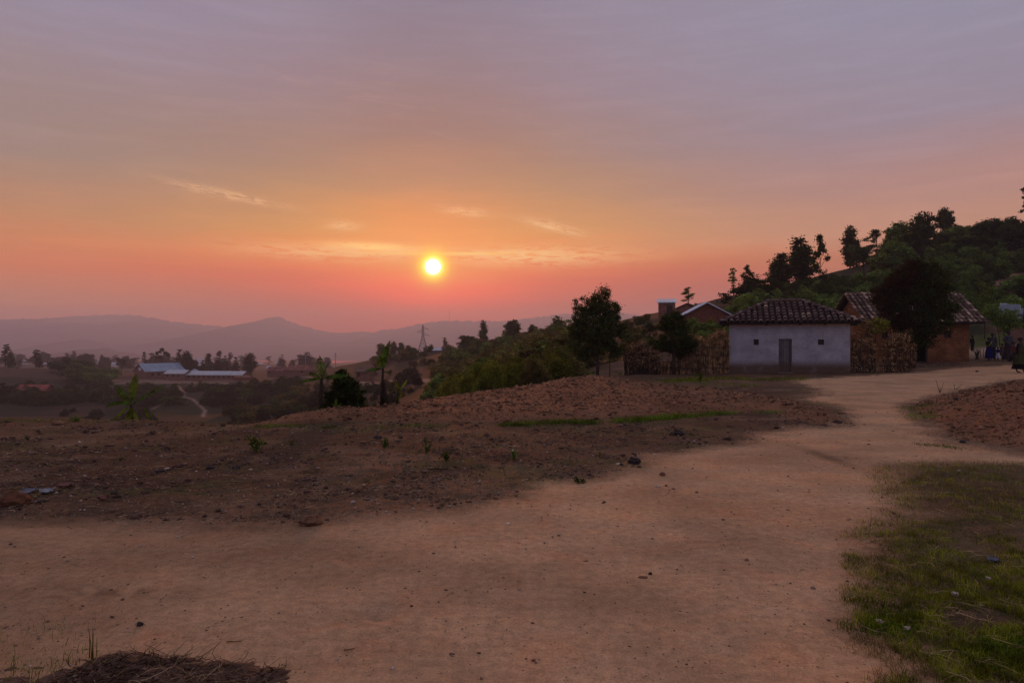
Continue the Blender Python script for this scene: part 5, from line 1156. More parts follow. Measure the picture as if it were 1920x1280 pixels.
def mast(label, px, rt, rb, Y, th, arms=True):
    x = (px - CX)/F*Y; zb = gz(x, Y) if Y < 2000 else CAMZ + (CY - rb)/F*Y - 20; zt = CAMZ + (CY - rt)/F*Y; h = zt - zb
    r = empty('mast', (x, Y, zb)); tag(r, label, 'mast'); mb = MB(); mb.tube([(0, 0, 0), (0, 0, h)], [th, th*.6], 5); mb.build('pole', M['steel'], r)
    if arms:
        for q in (.8, .92): MB().box((0, 0, h*q), (h*.14, th*1.2, th*1.2)).build('crossarm', M['steel'], r)
mast('thin grey mast with short arms left of the tall banana plant', 573, 664, 700, 330, .22)
mast('thin grey mast right of the tall banana plant', 629, 661, 700, 330, .2)
mast('very faint radio mast on the far hill crest below the sun', 843, 579, 604, 5560, 3.2, False)

# ------------------------------------------------------------------ fences and brush
def brush_fence(name, label, cat, p0, p1, h0, thick, nst, nleaf, seed, top=0.5, mats=('stick', 'leaf_dry'), rails=(.25, .95, 1.5), leafy=(0.0, 1.0), lsz=(.09, .035)):
    rs = np.random.RandomState(seed); p0 = Vector(p0); p1 = Vector(p1); d = p1 - p0; L = d.length; r = empty(name, (p0.x, p0.y, gz(p0.x, p0.y)), math.atan2(d.y, d.x)); tag(r, label, cat)
    mb = MB()
    for i in range(nst):
        x = rs.uniform(0, L); y = rs.uniform(-.5, .5)*thick; h = h0(x/L)*rs.uniform(.75, 1.12); tx = rs.normal()*.09; ty = rs.normal()*.05; b = rs.uniform(.008, .018)*(1.35 if name == 'stick_fence' else 1)
        mb.tube([(x, y, -.05), (x + tx*.5*h, y + ty*.5*h + rs.normal()*.02, h*.5), (x + tx*h + rs.normal()*.04, y + ty*h, h)], [b, b*.8, b*.4], 4, False)
    mb.build('stalks', M[mats[0] if nleaf < 4000 else 'bark'], r)
    for z in rails:
        pts = [(L*i/8, -thick*.5 - .02 + rs.normal()*.01, z + rs.normal()*.02) for i in range(9)]; MB().tube(pts, .016, 5).build('rail', M['beam'], r)
    if nleaf:
        x = rs.uniform(0, L, nleaf); hh = np.array([h0(q/L) for q in x]); z = hh*(leafy[0] + (leafy[1] - leafy[0])*rs.uniform(0, 1, nleaf)**.8) + rs.normal(size=nleaf)*.05
        cl = fbm(x*4, z*4, 3, seed); keep = cl > .38; x, z = x[keep], z[keep]
        P = np.stack([x, rs.uniform(-.65, .65, len(x))*thick, np.maximum(z, .01)], -1); V, Q = leaf_quads(P, lsz[0], lsz[1], rs); np_obj('dry_leaves', V, Q, M[mats[1]], r)
    return r
def at(px, Y): return ((px - CX)/F*Y, Y, 0)
brush_fence('stick_fence', 'fence of upright dry stalks with frayed tops joined to the white house', 'fence', at(1268, 34.3), at(1366, 35.0), lambda t: 1.62 + .28*t + .1*math.sin(t*9), .22, 420, 1700, 61, leafy=(.80, 1.14), lsz=(.16, .03), rails=(.3, .95, 1.35))
brush_fence('stick_fence', 'low dark run of stalks behind the leafy tree trunk', 'fence', at(1238, 34.2), at(1268, 34.3), lambda t: .5 + .4*t, .2, 90, 200, 62, rails=(.3, .6))
brush_fence('brush_pile', 'tall heap of dead brush with pale dry top left of the leafy tree', 'brush pile', at(1174, 33.6), at(1234, 33.8), lambda t: 1.05 + .5*math.sin(min(1, t*1.25)*math.pi)**.7, .8, 260, 5200, 63, mats=('bark', 'leaf_dry'), rails=(), leafy=(.25, 1.08), lsz=(.09, .035))
brush_fence('brush_fence', 'dry leafy hedge panel against the right end of the white house', 'fence', at(1597, 33.4), at(1639, 33.6), lambda t: 1.80 - .45*t + .12*math.sin(t*11), .35, 60, 4200, 64, rails=(.3, 1.1), leafy=(0, 1.08), lsz=(.085, .04))
brush_fence('brush_fence', 'pale dry leafy hedge panel in front of the shade tree trunk', 'fence', at(1662, 33.4), at(1711, 33.9), lambda t: 1.45 + .38*math.sin(min(1, t*1.2)*2.6) - .25*(t > .85), .45, 60, 6000, 65, rails=(.35, 1.0), leafy=(0, 1.08), lsz=(.085, .045))
brush_fence('wicker_gate', 'narrow bamboo gate between the two dry hedge panels', 'gate', at(1647, 34.4), at(1660, 34.4), lambda t: .8, .05, 14, 0, 66, rails=(.3, 1.1))
# ------------------------------------------------------------------ people
def clothm(name, c): return simple(name, c, 0.25, 9.0, 0.9, 0.05, bstr=0.4)
M['skin'] = simple('skin', (0.055, 0.030, 0.020), 0.1, 6, 0.5, 0.3, bstr=0.05)
M['hair'] = simple('hair', (0.008, 0.007, 0.006), 0.2, 20)
M['cl_blue'] = clothm('cloth_blue', (0.010, 0.014, 0.11)); M['cl_navy'] = clothm('cloth_navy', (0.018, 0.022, 0.05)); M['cl_white'] = clothm('cloth_white', (0.45, 0.45, 0.50))
M['cl_black'] = clothm('cloth_black', (0.012, 0.011, 0.012)); M['cl_olive'] = clothm('cloth_olive', (0.036, 0.036, 0.014)); M['cl_lime'] = clothm('cloth_lime', (0.20, 0.22, 0.04))
M['cl_brown'] = clothm('cloth_brown', (0.10, 0.055, 0.035)); M['cl_red'] = clothm('cloth_red', (0.085, 0.028, 0.022)); M['cl_grey'] = clothm('cloth_grey', (0.05, 0.055, 0.065)); M['cl_print'] = clothm('cloth_print', (0.035, 0.026, 0.032))
def person(label, px, Y, h, face, arms, stride=0.0, clothes=(), hs=1.0, Yoff=None, hat=None, wrap=None):
    """face: heading in degrees, 0 looks at the camera; arms: ((elbow),(wrist)) for each side in unit height"""
    r = empty('person', on(px, Y), R(face), (h, h, h)); tag(r, label, 'person')
    v = []; e = []; rad = []
    def p(co, rr, par=None):
        v.append(co); rad.append(rr); i = len(v) - 1
        if par is not None: e.append((par, i))
        return i
    pel = p((0, 0, .515), (.075, .060)); wa = p((0, .003, .60), (.066, .050), pel); ch = p((0, .004, .70), (.078, .055), wa); sh = p((0, .004, .785), (.070, .046), ch)
    nk = p((0, -.002, .835), (.028, .028), sh); jaw = p((0, -.012, .873), (.036*hs, .042*hs), nk); sk = p((0, -.004, .915), (.046*hs, .056*hs), jaw); tp = p((0, .004, .952), (.034*hs, .042*hs), sk)
    p((0, -.062*hs, .900), (.008, .008), sk); 
    for s in (-1, 1): p((s*.052*hs, .004, .902), (.007, .010), sk)
    hands = []
    for s, (el, wr) in zip((-1, 1), arms):
        so_ = p((s*.105, .004, .795), (.032, .032), sh); ee = p(el, (.023, .023), so_); w = p(wr, (.015, .015), ee)
        d = (Vector(wr) - Vector(el)).normalized(); hp = p(tuple(Vector(wr) + d*.030), (.019, .011), w); hands.append(hp)
        sd_ = d.cross(Vector((0, 1, 0.1))).normalized()
        for k, (o, L) in enumerate(((-.014, .040), (-.005, .048), (.005, .045), (.014, .036))):
            a = p(tuple(Vector(wr) + d*.048 + sd_*o), (.0062, .0062), hp); b = p(tuple(Vector(wr) + d*(.048 + L*.55) + sd_*o*1.2 + Vector((0, -.004, 0))), (.0055, .0055), a); p(tuple(Vector(wr) + d*(.046 + L) + sd_*o*1.2 + Vector((0, -.012, 0))), (.0048, .0048), b)
        t = p(tuple(Vector(wr) + d*.022 + sd_*s*.022 + Vector((0, -.008, 0))), (.0068, .0068), hp); p(tuple(Vector(wr) + d*.046 + sd_*s*.032 + Vector((0, -.014, 0))), (.0055, .0055), t)
    for s, q in ((-1, stride), (1, -stride)):
        hp = p((s*.048, 0, .49), (.056, .056), pel); kn = p((s*.050, -q*.5 - .012, .275), (.034, .036), hp); an = p((s*.050, -q + .012, .045 + abs(q)*.1), (.019, .021), kn)
        f = p((s*.054, -q - .03, .020), (.020, .018), an); p((s*.058, -q - .085, .014), (.018, .012), f)
    me = bpy.data.meshes.new('body_cage'); me.from_pydata([tuple(x) for x in v], e, []); o = bpy.data.objects.new('body_cage', me); COL.objects.link(o)
    m = o.modifiers.new('s', 'SKIN'); sv = me.skin_vertices[0].data
    for i, q in enumerate(rad): sv[i].radius = q
    sv[0].use_root = True; m.use_smooth_shade = True; o.modifiers.new('u', 'SUBSURF').levels = 1
    bpy.context.view_layer.update(); dg = bpy.context.evaluated_depsgraph_get(); bm_ = bpy.data.meshes.new_from_object(o.evaluated_get(dg)); bpy.data.objects.remove(o); bpy.data.meshes.remove(me)
    bm_.materials.clear(); bm_.materials.append(M['skin']); b = bpy.data.objects.new('body', bm_); COL.objects.link(b); b.parent = r
    def lathe(prof, n=22, fold=0.0, seed=1, cx=0, cy=0):
        mb = MB()
        for k, (z, rx, ry, *off) in enumerate(prof):
            ox, oy = off if off else (0, 0); am = fold*k/(len(prof) - 1)
            for i in range(n):
                t = 2*math.pi*i/n; w = 1 + am*math.sin(t*7 + seed + k*.3); mb.v.append((cx + ox + rx*w*math.cos(t), cy + oy + ry*w*math.sin(t), z))
        for k in range(len(prof) - 1):
            for i in range(n): i2 = (i+1) % n; mb.f.append((k*n+i, k*n+i2, (k+1)*n+i2, (k+1)*n+i))
        return mb
    for c in clothes:
        kind, mat = c[0], c[1]
        if kind == 'shirt':
            mb = lathe([(.830, .034, .034), (.812, .075, .05), (.79, .108, .058), (.74, .100, .066), (.66, .090, .062), (.58, .092, .066), (.50, .10, .074)])
            for s, (el, wr) in zip((-1, 1), arms):
                a = Vector((s*.095, .004, .800)); q = Vector(el); f = c[2] if len(c) > 2 else .5; w = Vector(wr)
                pts = [a, a.lerp(q, .5), q] if f <= 1 else [a, q, q.lerp(w, .5), w]; mb.tube(pts, [.042, .036, .032] if f <= 1 else [.042, .033, .028, .025], 8, False)
            mb.build('shirt', M[mat], r, True)
        elif kind == 'skirt':
            z1 = c[2]; fl = c[3]; lathe([(.585, .085, .062), (.54, .098, .074), (.47, .112, .086), ((.47+z1)/2, .112 + fl*.5, .090 + fl*.5 + abs(stride)*.3), (z1, .112 + fl, .092 + fl + abs(stride)*.6)], 28, .08).build('skirt', M[mat], r, True)
        elif kind == 'coat':
            lathe([(.825, .045, .045), (.80, .112, .068), (.72, .125, .085), (.60, .15, .10), (.48, .185, .115, -.02, 0), (.36, .22, .13, -.05, 0), (.24, .24, .14, -.08, 0)], 30, .10).build('coat', M[mat], r, True)
        elif kind == 'trousers':
            mb = MB()
            for s, q in ((-1, stride), (1, -stride)): mb.tube([(s*.046, 0, .53), (s*.05, -q*.25, .42), (s*.052, -q*.5 - .01, .27), (s*.052, -q + .010, .06)], [.066, .060, .048, .040], 10)
            mb.build('trousers', M[mat], r, True)
        elif kind == 'sash':
            mb = MB(); mb.tube([(.10, -.05, .80), (.02, -.085, .72), (-.09, -.075, .62), (-.11, 0, .58)], [.022, .024, .024, .02], 6); mb.build('sash', M[mat], r, True)
        elif kind == 'dress':
            mb = lathe([(.83, .034, .034), (.81, .08, .05), (.785, .108, .06), (.70, .10, .066), (.60, .098, .070), (c[2], .15, .12)], 26, .07); mb.build('dress', M[mat], r, True)
    hb = lathe([(.975, .012, .014), (.972, .030*hs, .036*hs), (.955, .046*hs, .056*hs), (.925, .0535*hs, .063*hs), (.90, .052*hs, .055*hs, 0, .010)], 16, 0, 1, 0, .004); hb.f.append(tuple(range(16))); hb.build('headscarf' if hat else 'hair', M[hat or 'hair'], r, True)
    ey = MB()
    for s in (-1, 1): ey.box((s*.019*hs, -.056*hs, .908), (.010, .006, .005))
    ey.build('eyes', M['cl_grey'], r)
    return r
dn = (((-.135, .01, .64), (-.140, -.02, .49)), ((.135, .01, .64), (.140, -.02, .49)))
akimbo = (((-.16, .03, .66), (-.10, -.06, .60)), ((.135, .01, .64), (.145, -.03, .50)))
hold = (((-.13, -.01, .66), (-.06, -.12, .62)), ((.13, -.01, .66), (.05, -.12, .60)))
sway = (((-.15, .03, .65), (-.21, .02, .50)), ((.15, -.03, .65), (.19, -.08, .52)))
def Yfoot(px, row): return ysurf(px, row, 36, 60)
person('dark-clothed child standing at the corner of the brick house', 1823, 51.5, 1.22, 15, dn, 0, [('shirt', 'cl_black', 2), ('trousers', 'cl_black')], 1.2)
person('woman in long royal-blue skirt with a lime sash', 1854, 44.2, 1.52, 10, hold, .02, [('shirt', 'cl_black', .6), ('skirt', 'cl_blue', .09, .045), ('sash', 'cl_lime')])
person('taller man in grey standing just behind the blue-skirted woman', 1861, 45.2, 1.80, -10, dn, .02, [('shirt', 'cl_grey', .6), ('trousers', 'cl_navy')])
person('small child in a blue top and white skirt', 1871, 43.6, .88, -5, dn, .03, [('shirt', 'cl_blue', .5), ('skirt', 'cl_white', .20, .07)], 1.35)
person('child in a brown dress right of the white-skirted child', 1879.5, 43.8, 1.12, 8, dn, .04, [('dress', 'cl_brown', .28)], 1.25)
person('tall woman in grey top and long printed wrap left of the walking robed person', 1891, 42.6, 1.98, 12, akimbo, .02, [('shirt', 'cl_grey', .6), ('skirt', 'cl_print', .06, .04)], 1.0, None, 'cl_navy')
person('child in a red top half hidden by the walking robed person', 1900.5, 36.5, 1.38, 20, dn, .03, [('shirt', 'cl_red', .6), ('skirt', 'cl_black', .25, .04)], 1.15)
person('person in olive coat and long black skirt walking at the right edge', 1913, 30.7, 1.62, 35, sway, .10, [('shirt', 'cl_black', 2), ('coat', 'cl_olive'), ('skirt', 'cl_black', .10, .05)])

# ------------------------------------------------------------------ vehicles on the bank
M['paint_silver'] = simple('paint_silver', (0.22, 0.25, 0.30), 0.05, 1, 0.25, 0.5, bstr=0.02, metal=0.3); M['paint_navy'] = simple('paint_navy', (0.035, 0.05, 0.12), 0.05, 1, 0.25, 0.5, bstr=0.02)
M['glass'] = simple('window_glass', (0.10, 0.14, 0.19), 0.05, 1, 0.08, 0.8, bstr=0.0); M['rubber'] = simple('rubber', (0.02, 0.02, 0.02), 0.2); M['lampglass'] = simple('lamp_glass', (0.55, 0.55, 0.56), 0.05, 1, 0.15, 0.6, bstr=0)
def vehicle(name, label, px, Y, rz, w, l, h, hood, paint):
    r = empty(name, on(px, Y, .0), R(rz)); tag(r, label, 'car'); b = MB(); gcl = .28; belt = h*.56
    prof = [(-l/2, gcl), (-l/2, belt*.92), (-l/2 + hood, belt), (-l/2 + hood + .55, h - .05), (-l/2 + hood + .9, h), (l/2 - .25, h - .02), (l/2 - .05, belt), (l/2, gcl)]
    m = len(prof)
    for x, k in ((-w/2, 1), (w/2, 1)):
        b.v += [(x*(1 if z <= belt else 1 - .16*(z - belt)/(h - belt)), y, z) for y, z in prof]
    b.f += [tuple(range(m)), tuple(range(2*m - 1, m - 1, -1))] + [(i, i + m, (i+1) % m + m, (i+1) % m) for i in range(m)]
    bo = b.build('body', M[paint], r); bv = bo.modifiers.new('b', 'BEVEL'); bv.width = .05; bv.segments = 2
    y0 = -l/2 + hood; ws = MB(); ws.add([(-w*.43, y0 + .03, belt + .06), (w*.43, y0 + .03, belt + .06), (w*.38, y0 + .50, h - .10), (-w*.38, y0 + .50, h - .10)], [(0, 1, 2, 3)]); 
    for q in ws.v: pass
    ws.v = [(a, b_ - .05, c + .015) for a, b_, c in ws.v]; ws.build('windscreen', M['glass'], r)
    for s in (-1, 1):
        sw = MB(); x = s*(w/2 + .006); sw.add([(x, y0 + .35, belt + .05), (x, l/2 - .3, belt + .05), (x*.86, l/2 - .4, h - .12), (x*.86, y0 + .75, h - .12)], [(0, 1, 2, 3)]); sw.build('side_window', M['glass'], r)
        MB().box((s*w*.36, -l/2 - .012, belt*.70), (.30, .06, .17), None, .0).build('headlight', M['lampglass'], r)
        MB().box((s*(w/2 + .10), y0 + .35, belt + .12), (.16, .08, .12)).build('mirror', M[paint], r)
        for y in (-l/2 + .75, l/2 - .75):
            wh = MB().tube([(s*(w/2 - .17), y, .31), (s*(w/2 + .01), y, .31)], .31, 16).build('wheel', M['rubber'], r); MB().tube([(s*(w/2 + .0), y, .31), (s*(w/2 + .02), y, .31)], .18, 12).build('rim', M['steel'], wh)
    g = MB(); g.box((0, -l/2 - .01, belt*.68), (w*.40, .05, .14)); g.box((0, -l/2 - .03, gcl + .06), (w*.92, .10, .14)); g.build('grille', M['rubber'], r)
    return r
vehicle('parked_van', 'silver van parked nose-on on the bank above the garden bush', 1894, 63.5, -37, 1.75, 4.4, 1.88, .55, 'paint_silver')
vehicle('parked_car', 'dark blue car parked beside the silver van at the right edge', 1930, 62.0, -40, 1.75, 4.3, 1.5, 1.1, 'paint_navy')

# ------------------------------------------------------------------ posts and yard bits
def post(label, px, Y, h, th=.03, name='fence_post', lean=.02):
    r = empty(name, on(px, Y, -.05)); tag(r, label, 'post'); MB().tube([(0, 0, 0), (lean, 0, h*.5), (lean*.6, 0, h)], [th, th*.9, th*.7], 6).build('pole', M['bark'], r); return r
post('thin tall pole standing right of the blue-skirted woman', 1865.5, 43.5, 1.8, .035)
for px, h, l in ((1837, .55, 'short leaning stake nearest the dead stump'), (1843, .65, 'middle short stake in the sandy yard'), (1846.5, .5, 'short stake nearest the blue-skirted woman')): post(l, px, 46.5, h, .02, 'stake', .06)
r = empty('dead_stump', on(1832, 45.5, -.05)); tag(r, 'dark leafless stump in front of the corner of the brick house', 'stump'); mb = MB()
for k in range(9): a = k*.8; mb.tube([(0, 0, 0), (.06*math.cos(a), .06*math.sin(a), .35), (.16*math.cos(a + .5), .16*math.sin(a), .55 + .25*random.random())], [.05, .035, .012], 5)
mb.build('trunk', M['bark'], r); MB().tube([(0, 0, 0), (0, 0, .25)], [.13, .08], 8).build('base', M['bark'], r)

# ------------------------------------------------------------------ loose ground cover
def chunks(XY, Zg, size, rs, squash=0.6):
    n = len(XY); B = np.array([(1,0,0),(-1,0,0),(0,1,0),(0,-1,0),(0,0,1),(0,0,-1)], float); T_ = np.array([(0,2,4),(2,1,4),(1,3,4),(3,0,4),(2,0,5),(1,2,5),(3,1,5),(0,3,5)])
    V = B[None]*(rs.uniform(.55, 1.25, (n, 6, 1))) + rs.normal(size=(n, 6, 3))*.16; a = rs.uniform(0, 6.28, n); c, s = np.cos(a), np.sin(a)
    x = V[..., 0]*c[:, None] - V[..., 1]*s[:, None]; y = V[..., 0]*s[:, None] + V[..., 1]*c[:, None]; V = np.stack([x, y, V[..., 2]*squash], -1)*size[:, None, None]
    V[..., 0] += XY[:, 0][:, None]; V[..., 1] += XY[:, 1][:, None]; V[..., 2] += (Zg + size*squash*.35)[:, None]
    return V.reshape(-1, 3), (T_[None] + 6*np.arange(n)[:, None, None]).reshape(-1, 3)
def scr(n, px, row, rs, keep=None):
    """positions spread evenly over a patch of ground as seen from the yard"""
    p = rs.uniform(px[0], px[1], n*3); r_ = rs.uniform(row[0], row[1], n*3); Y = 2048/(r_ - 640); X = (p - CX)/F*Y
    _, road, til, sg, sr = near_relief(X, Y)
    k = keep(X, Y, road, til, sg, sr, p, r_, rs) if keep is not None else np.ones(len(X), bool)
    X, Y = X[k][:n], Y[k][:n]; return np.stack([X, Y], -1), ground_z(X, Y)
rs = np.random.RandomState(91)
M['clod'] = island_mat('soil_clod', [(0,(0.085,0.044,0.028)),(0.5,(0.175,0.092,0.052)),(1,(0.34,0.20,0.12))], 0.95, 12)
M['clod_dull'] = island_mat('soil_clod_dull', [(0,(0.065,0.040,0.031)),(0.6,(0.13,0.080,0.058)),(1,(0.22,0.15,0.11))], 0.95, 12)
M['pebble'] = island_mat('pebble', [(0,(0.16,0.11,0.085)),(0.6,(0.30,0.22,0.17)),(0.9,(0.48,0.39,0.32)),(1,(0.62,0.56,0.50))], 0.9, 12)
M['straw'] = leaf_mat('straw', [(0.12,0.080,0.045),(0.24,0.17,0.095),(0.36,0.27,0.16)], 0.1)
M['root'] = leaf_mat('root', [(0.035,0.022,0.015),(0.075,0.046,0.028),(0.13,0.085,0.05)], 0.0)
XY, Z = scr(42000, (-150, 2100), (700, 860), rs, lambda X, Y, road, til, sg, sr, p, r_, q: (til > .25) & (q.uniform(0, 1, len(X)) < til*(.4 + .8*fbm(X*1.5, Y*1.5, 3, 70))))
V, Q = chunks(XY, Z, np.clip(XY[:, 1]*.00085*rs.lognormal(0, .65, len(XY)), .006, .10), rs); tag(np_obj('soil_clods', V, Q, M['clod']), kind='stuff')
XY, Z = scr(22000, (-150, 1560), (782, 1000), rs, lambda X, Y, road, til, sg, sr, p, r_, q: (road < .3) & (til < .5) & (q.uniform(0, 1, len(X)) < .12 + 1.0*sst(fbm(X*1.8, Y*1.8, 4, 71), .46, .62)))
V, Q = chunks(XY, Z, np.clip(XY[:, 1]*.00075*rs.lognormal(0, .7, len(XY)), .003, .07), rs); tag(np_obj('soil_crumbs', V, Q, M['clod_dull']), kind='stuff')
XY, Z = scr(6500, (-150, 1700), (800, 1300), rs, lambda X, Y, road, til, sg, sr, p, r_, q: (q.uniform(0, 1, len(X)) < np.where(road < .4, .8, .10 + .5*(r_ > 1150)*(p < 260)) * np.where(r_ < 880, .5, 1)))
V, Q = chunks(XY, Z, np.clip(XY[:, 1]*.0008*rs.lognormal(0, .6, len(XY)), .002, .03), rs); tag(np_obj('pebbles', V, Q, M['pebble']), kind='stuff')
XY, Z = scr(1500, (-100, 1750), (760, 1290), rs, lambda X, Y, road, til, sg, sr, p, r_, q: (road > .6))
V, Q = chunks(XY, Z, np.clip(XY[:, 1]*.0010*rs.lognormal(0, .5, len(XY)), .003, .03), rs, .4); tag(np_obj('road_crumbs', V, Q, M['clod_dull']), kind='stuff')

def blades(XY, Z, h, w, rs, bend=.6):
    n = len(XY); a = rs.uniform(0, 6.28, n); d = np.stack([np.cos(a), np.sin(a), np.zeros(n)], -1); f = rs.uniform(0, 6.28, n); sd_ = np.stack([np.cos(f), np.sin(f), np.zeros(n)], -1)
    h = h*rs.uniform(.5, 1.3, n); bd = rs.uniform(.1, 1, n)*bend; P = np.concatenate([XY, (Z - .01)[:, None]], 1); V = np.empty((n, 8, 3))
    for k, (t, ww) in enumerate(((0, 1), (.4, .85), (.75, .6), (1.0, .12))):
        c = P + d*(h*bd*t*t)[:, None] + np.array([0, 0, 1.0])*(h*t*(1 - .35*bd*t))[:, None]; V[:, 2*k] = c - sd_*(w*ww/2); V[:, 2*k+1] = c + sd_*(w*ww/2)
    b = 8*np.arange(n)[:, None, None]; q = np.array([(0,1,3,2),(2,3,5,4),(4,5,7,6)])[None] + b
    return V.reshape(-1, 3), q.reshape(-1, 4)
M['grass'] = leaf_mat('grass', [(0.055,0.078,0.008),(0.130,0.160,0.014),(0.25,0.27,0.030)], 0.3); M['grass_dry'] = leaf_mat('grass_dry', [(0.12,0.080,0.028),(0.27,0.185,0.068),(0.50,0.36,0.16)], 0.2); M['grass_deep'] = leaf_mat('grass_deep', [(0.030,0.072,0.008),(0.075,0.150,0.015),(0.15,0.25,0.028)], 0.3)
def tuft(n, per, px, row, keep, spread, rs):
    XY, Z = scr(n, px, row, rs, keep); X = np.repeat(XY, per, 0) + rs.normal(size=(len(XY)*per, 2))*spread*np.repeat(np.clip(XY[:, 1:2]/5, .6, 3), per, 0); return X, np.repeat(Z, per)
gk = lambda X, Y, road, til, sg, sr, p, r_, q: (sg > -.12 + .5*(fbm(X*4, Y*4, 3, 73) - .5)) & (fbm(X*2.6 + 2, Y*2.6, 4, 72) > .44 - .22*(np.exp(-((p-1690)/90.)**2 - ((r_-1165)/45.)**2)) - .1*np.exp(-((p-1730)/80.)**2 - ((r_-925)/50.)**2))
X, Z = tuft(7500, 9, (1580, 2300), (862, 1500), gk, .035, rs); V, Q = blades(X, Z, .050, .0046, rs, 1.1); tag(np_obj('grass', V, Q, M['grass']), kind='stuff')
gd = lambda X, Y, road, til, sg, sr, p, r_, q: (sg > -.2) & (fbm(X*1.3 + 7, Y*1.3, 4, 74) > .45)
X, Z = tuft(2400, 7, (1580, 2300), (862, 1500), gd, .03, rs); V, Q = blades(X, Z, .065, .0030, rs, 1.3); tag(np_obj('dry_grass', V, Q, M['grass_dry']), kind='stuff')
gg = lambda X, Y, road, til, sg, sr, p, r_, q: np.exp(-((p-1670)/60.)**2 - ((r_-1168)/30.)**2) + np.exp(-((p-1900)/80.)**2 - ((r_-1230)/40.)**2) > q.uniform(.25, 1, len(X))
X, Z = tuft(1300, 10, (1585, 2050), (1110, 1320), gg, .03, rs); V, Q = blades(X, Z, .045, .006, rs, 1.0); tag(np_obj('clover', V, Q, M['grass_deep']), kind='stuff')
# lying straws in the grass patch
XY, Z = scr(700, (1600, 2200), (870, 1500), rs, lambda X, Y, road, til, sg, sr, p, r_, q: sg > 0)
def straws(XY, Z, L, rad, rs, lift=.03):
    mb = MB()
    for (x, y), z in zip(XY, Z):
        a = rs.uniform(0, 6.28); l = L*rs.uniform(.4, 1.3); k = rs.normal()*.25; h1, h2 = rs.uniform(0, lift), rs.uniform(0, lift)
        mb.tube([(x, y, z + h1 + .004), (x + math.cos(a)*l*.5, y + math.sin(a)*l*.5, z + (h1+h2)/2 + .010), (x + math.cos(a + k)*l, y + math.sin(a + k)*l, z + h2 + .004)], [rad, rad*.9, rad*.5], 3, False)
    return mb
tag(straws(XY, Z, .16, .0016, rs).build('fallen_straw', M['straw']), kind='stuff')
XY, Z = scr(1100, (-100, 1300), (800, 985), rs, lambda X, Y, road, til, sg, sr, p, r_, q: (road < .4))
tag(straws(XY, Z, .11, .0028, rs, .015).build('fallen_straw', M['straw']), kind='stuff')
# green strips along the field edge and by the house
def gline(pts, w):
    pts = np.array([pix2xy(*p) for p in pts])
    def f(X, Y, road, til, sg, sr, p, r_, q):
        d = np.full(X.shape, 1e9)
        for (a, b), (c, e) in zip(pts[:-1], pts[1:]):
            ex, ey = c-a, e-b; t = np.clip(((X-a)*ex + (Y-b)*ey)/(ex*ex+ey*ey), 0, 1); d = np.minimum(d, np.hypot(X-a-t*ex, Y-b-t*ey))
        return (d < w*q.uniform(0, 1, len(X))) & (fbm(X*2.2 + 4, Y*3.0, 4, 97) > .43)
    return f
for (px, row, line, w, n, h) in [((470, 640), (788, 812), [(480, 802), (560, 800), (620, 803)], .16, 500, .07), ((640, 870), (788, 815), [(640, 806), (700, 804), (780, 798), (860, 800)], .14, 460, .06), ((940, 1120), (780, 806), [(950, 799), (1040, 795), (1115, 793)], .20, 900, .10),
    ((1150, 1350), (768, 800), [(1160, 792), (1250, 786), (1335, 777)], .26, 1100, .11), ((1330, 1480), (760, 790), [(1340, 777), (1400, 773), (1475, 775)], .16, 700, .085), ((1240, 1520), (700, 728), [(1250, 716), (1340, 710), (1420, 712), (1500, 712)], .9, 1500, .14), ((1180, 1500), (702, 735), [(1190, 712), (1300, 716), (1400, 724)], 1.2, 500, .10),
    ((1500, 1600), (748, 770), [(1510, 757), (1560, 760), (1590, 768)], .5, 200, .03), ((1690, 1760), (735, 790), [(1700, 768), (1730, 764), (1745, 785)], .5, 260, .05), ((1710, 1830), (822, 850), [(1730, 834), (1780, 838), (1810, 843)], .16, 260, .035), ((-20, 320), (782, 800), [(10, 788), (150, 790), (300, 793)], .3, 120, .05)]:
    X, Z = tuft(n, 9, px, row, gline(line, w), .035, rs); V, Q = blades(X, Z, h, .009 if row[0] < 730 else .006, rs, .8); tag(np_obj('grass', V, Q, M['grass_deep'] if row[0] > 700 else M['grass']), kind='stuff')
XY, Z = scr(1500, (-100, 1500), (785, 960), rs, lambda X, Y, road, til, sg, sr, p, r_, q: (road < .3) & (fbm(X*1.3, Y*2.0, 4, 77) > .60)); X = np.repeat(XY, 6, 0) + rs.normal(size=(len(XY)*6, 2))*.04
V, Q = blades(X, np.repeat(Z, 6), .035, .004, rs, 1.0); tag(np_obj('sparse_weeds', V, Q, M['grass']), kind='stuff')
XY, Z = scr(700, (-150, 2100), (705, 860), rs, lambda X, Y, road, til, sg, sr, p, r_, q: til > .5); V, Q = chunks(XY, Z, np.clip(XY[:, 1]*.0026*rs.lognormal(0, .4, len(XY)), .02, .16), rs, .5); tag(np_obj('large_clods', V, Q, M['clod']), kind='stuff')
# ---- single weeds
def weed(label, px, row, h, w, mat='leaf_mid', n=60, L=None, name='weed'):
    x, y = pix2xy(px, row); r = empty(name, (x, y, gz(x, y) - .01)); tag(r, label, 'weed'); q = np.random.RandomState(int(px*3 + row)); L = L or w*.22
    mb = MB(); tips = []
    for k in range(7):
        a = q.uniform(0, 6.28); rr = q.uniform(.1, .5)*w; t = (rr*math.cos(a), rr*math.sin(a), h*q.uniform(.6, 1)); mb.tube([(0, 0, 0), (t[0]*.4, t[1]*.4, t[2]*.6), t], [.006*h/.15, .004*h/.15, .002], 4); tips.append(t)
    mb.build('stem', M['grass_deep'], r); tp = np.array(tips); P = tp[q.randint(0, 7, n)]*q.uniform(.35, 1.05, (n, 1)) + q.normal(size=(n, 3))*w*.09
    V, Q = leaf_quads(P, L, L*.45, q); np_obj('leaves', V, Q, M[mat], r)
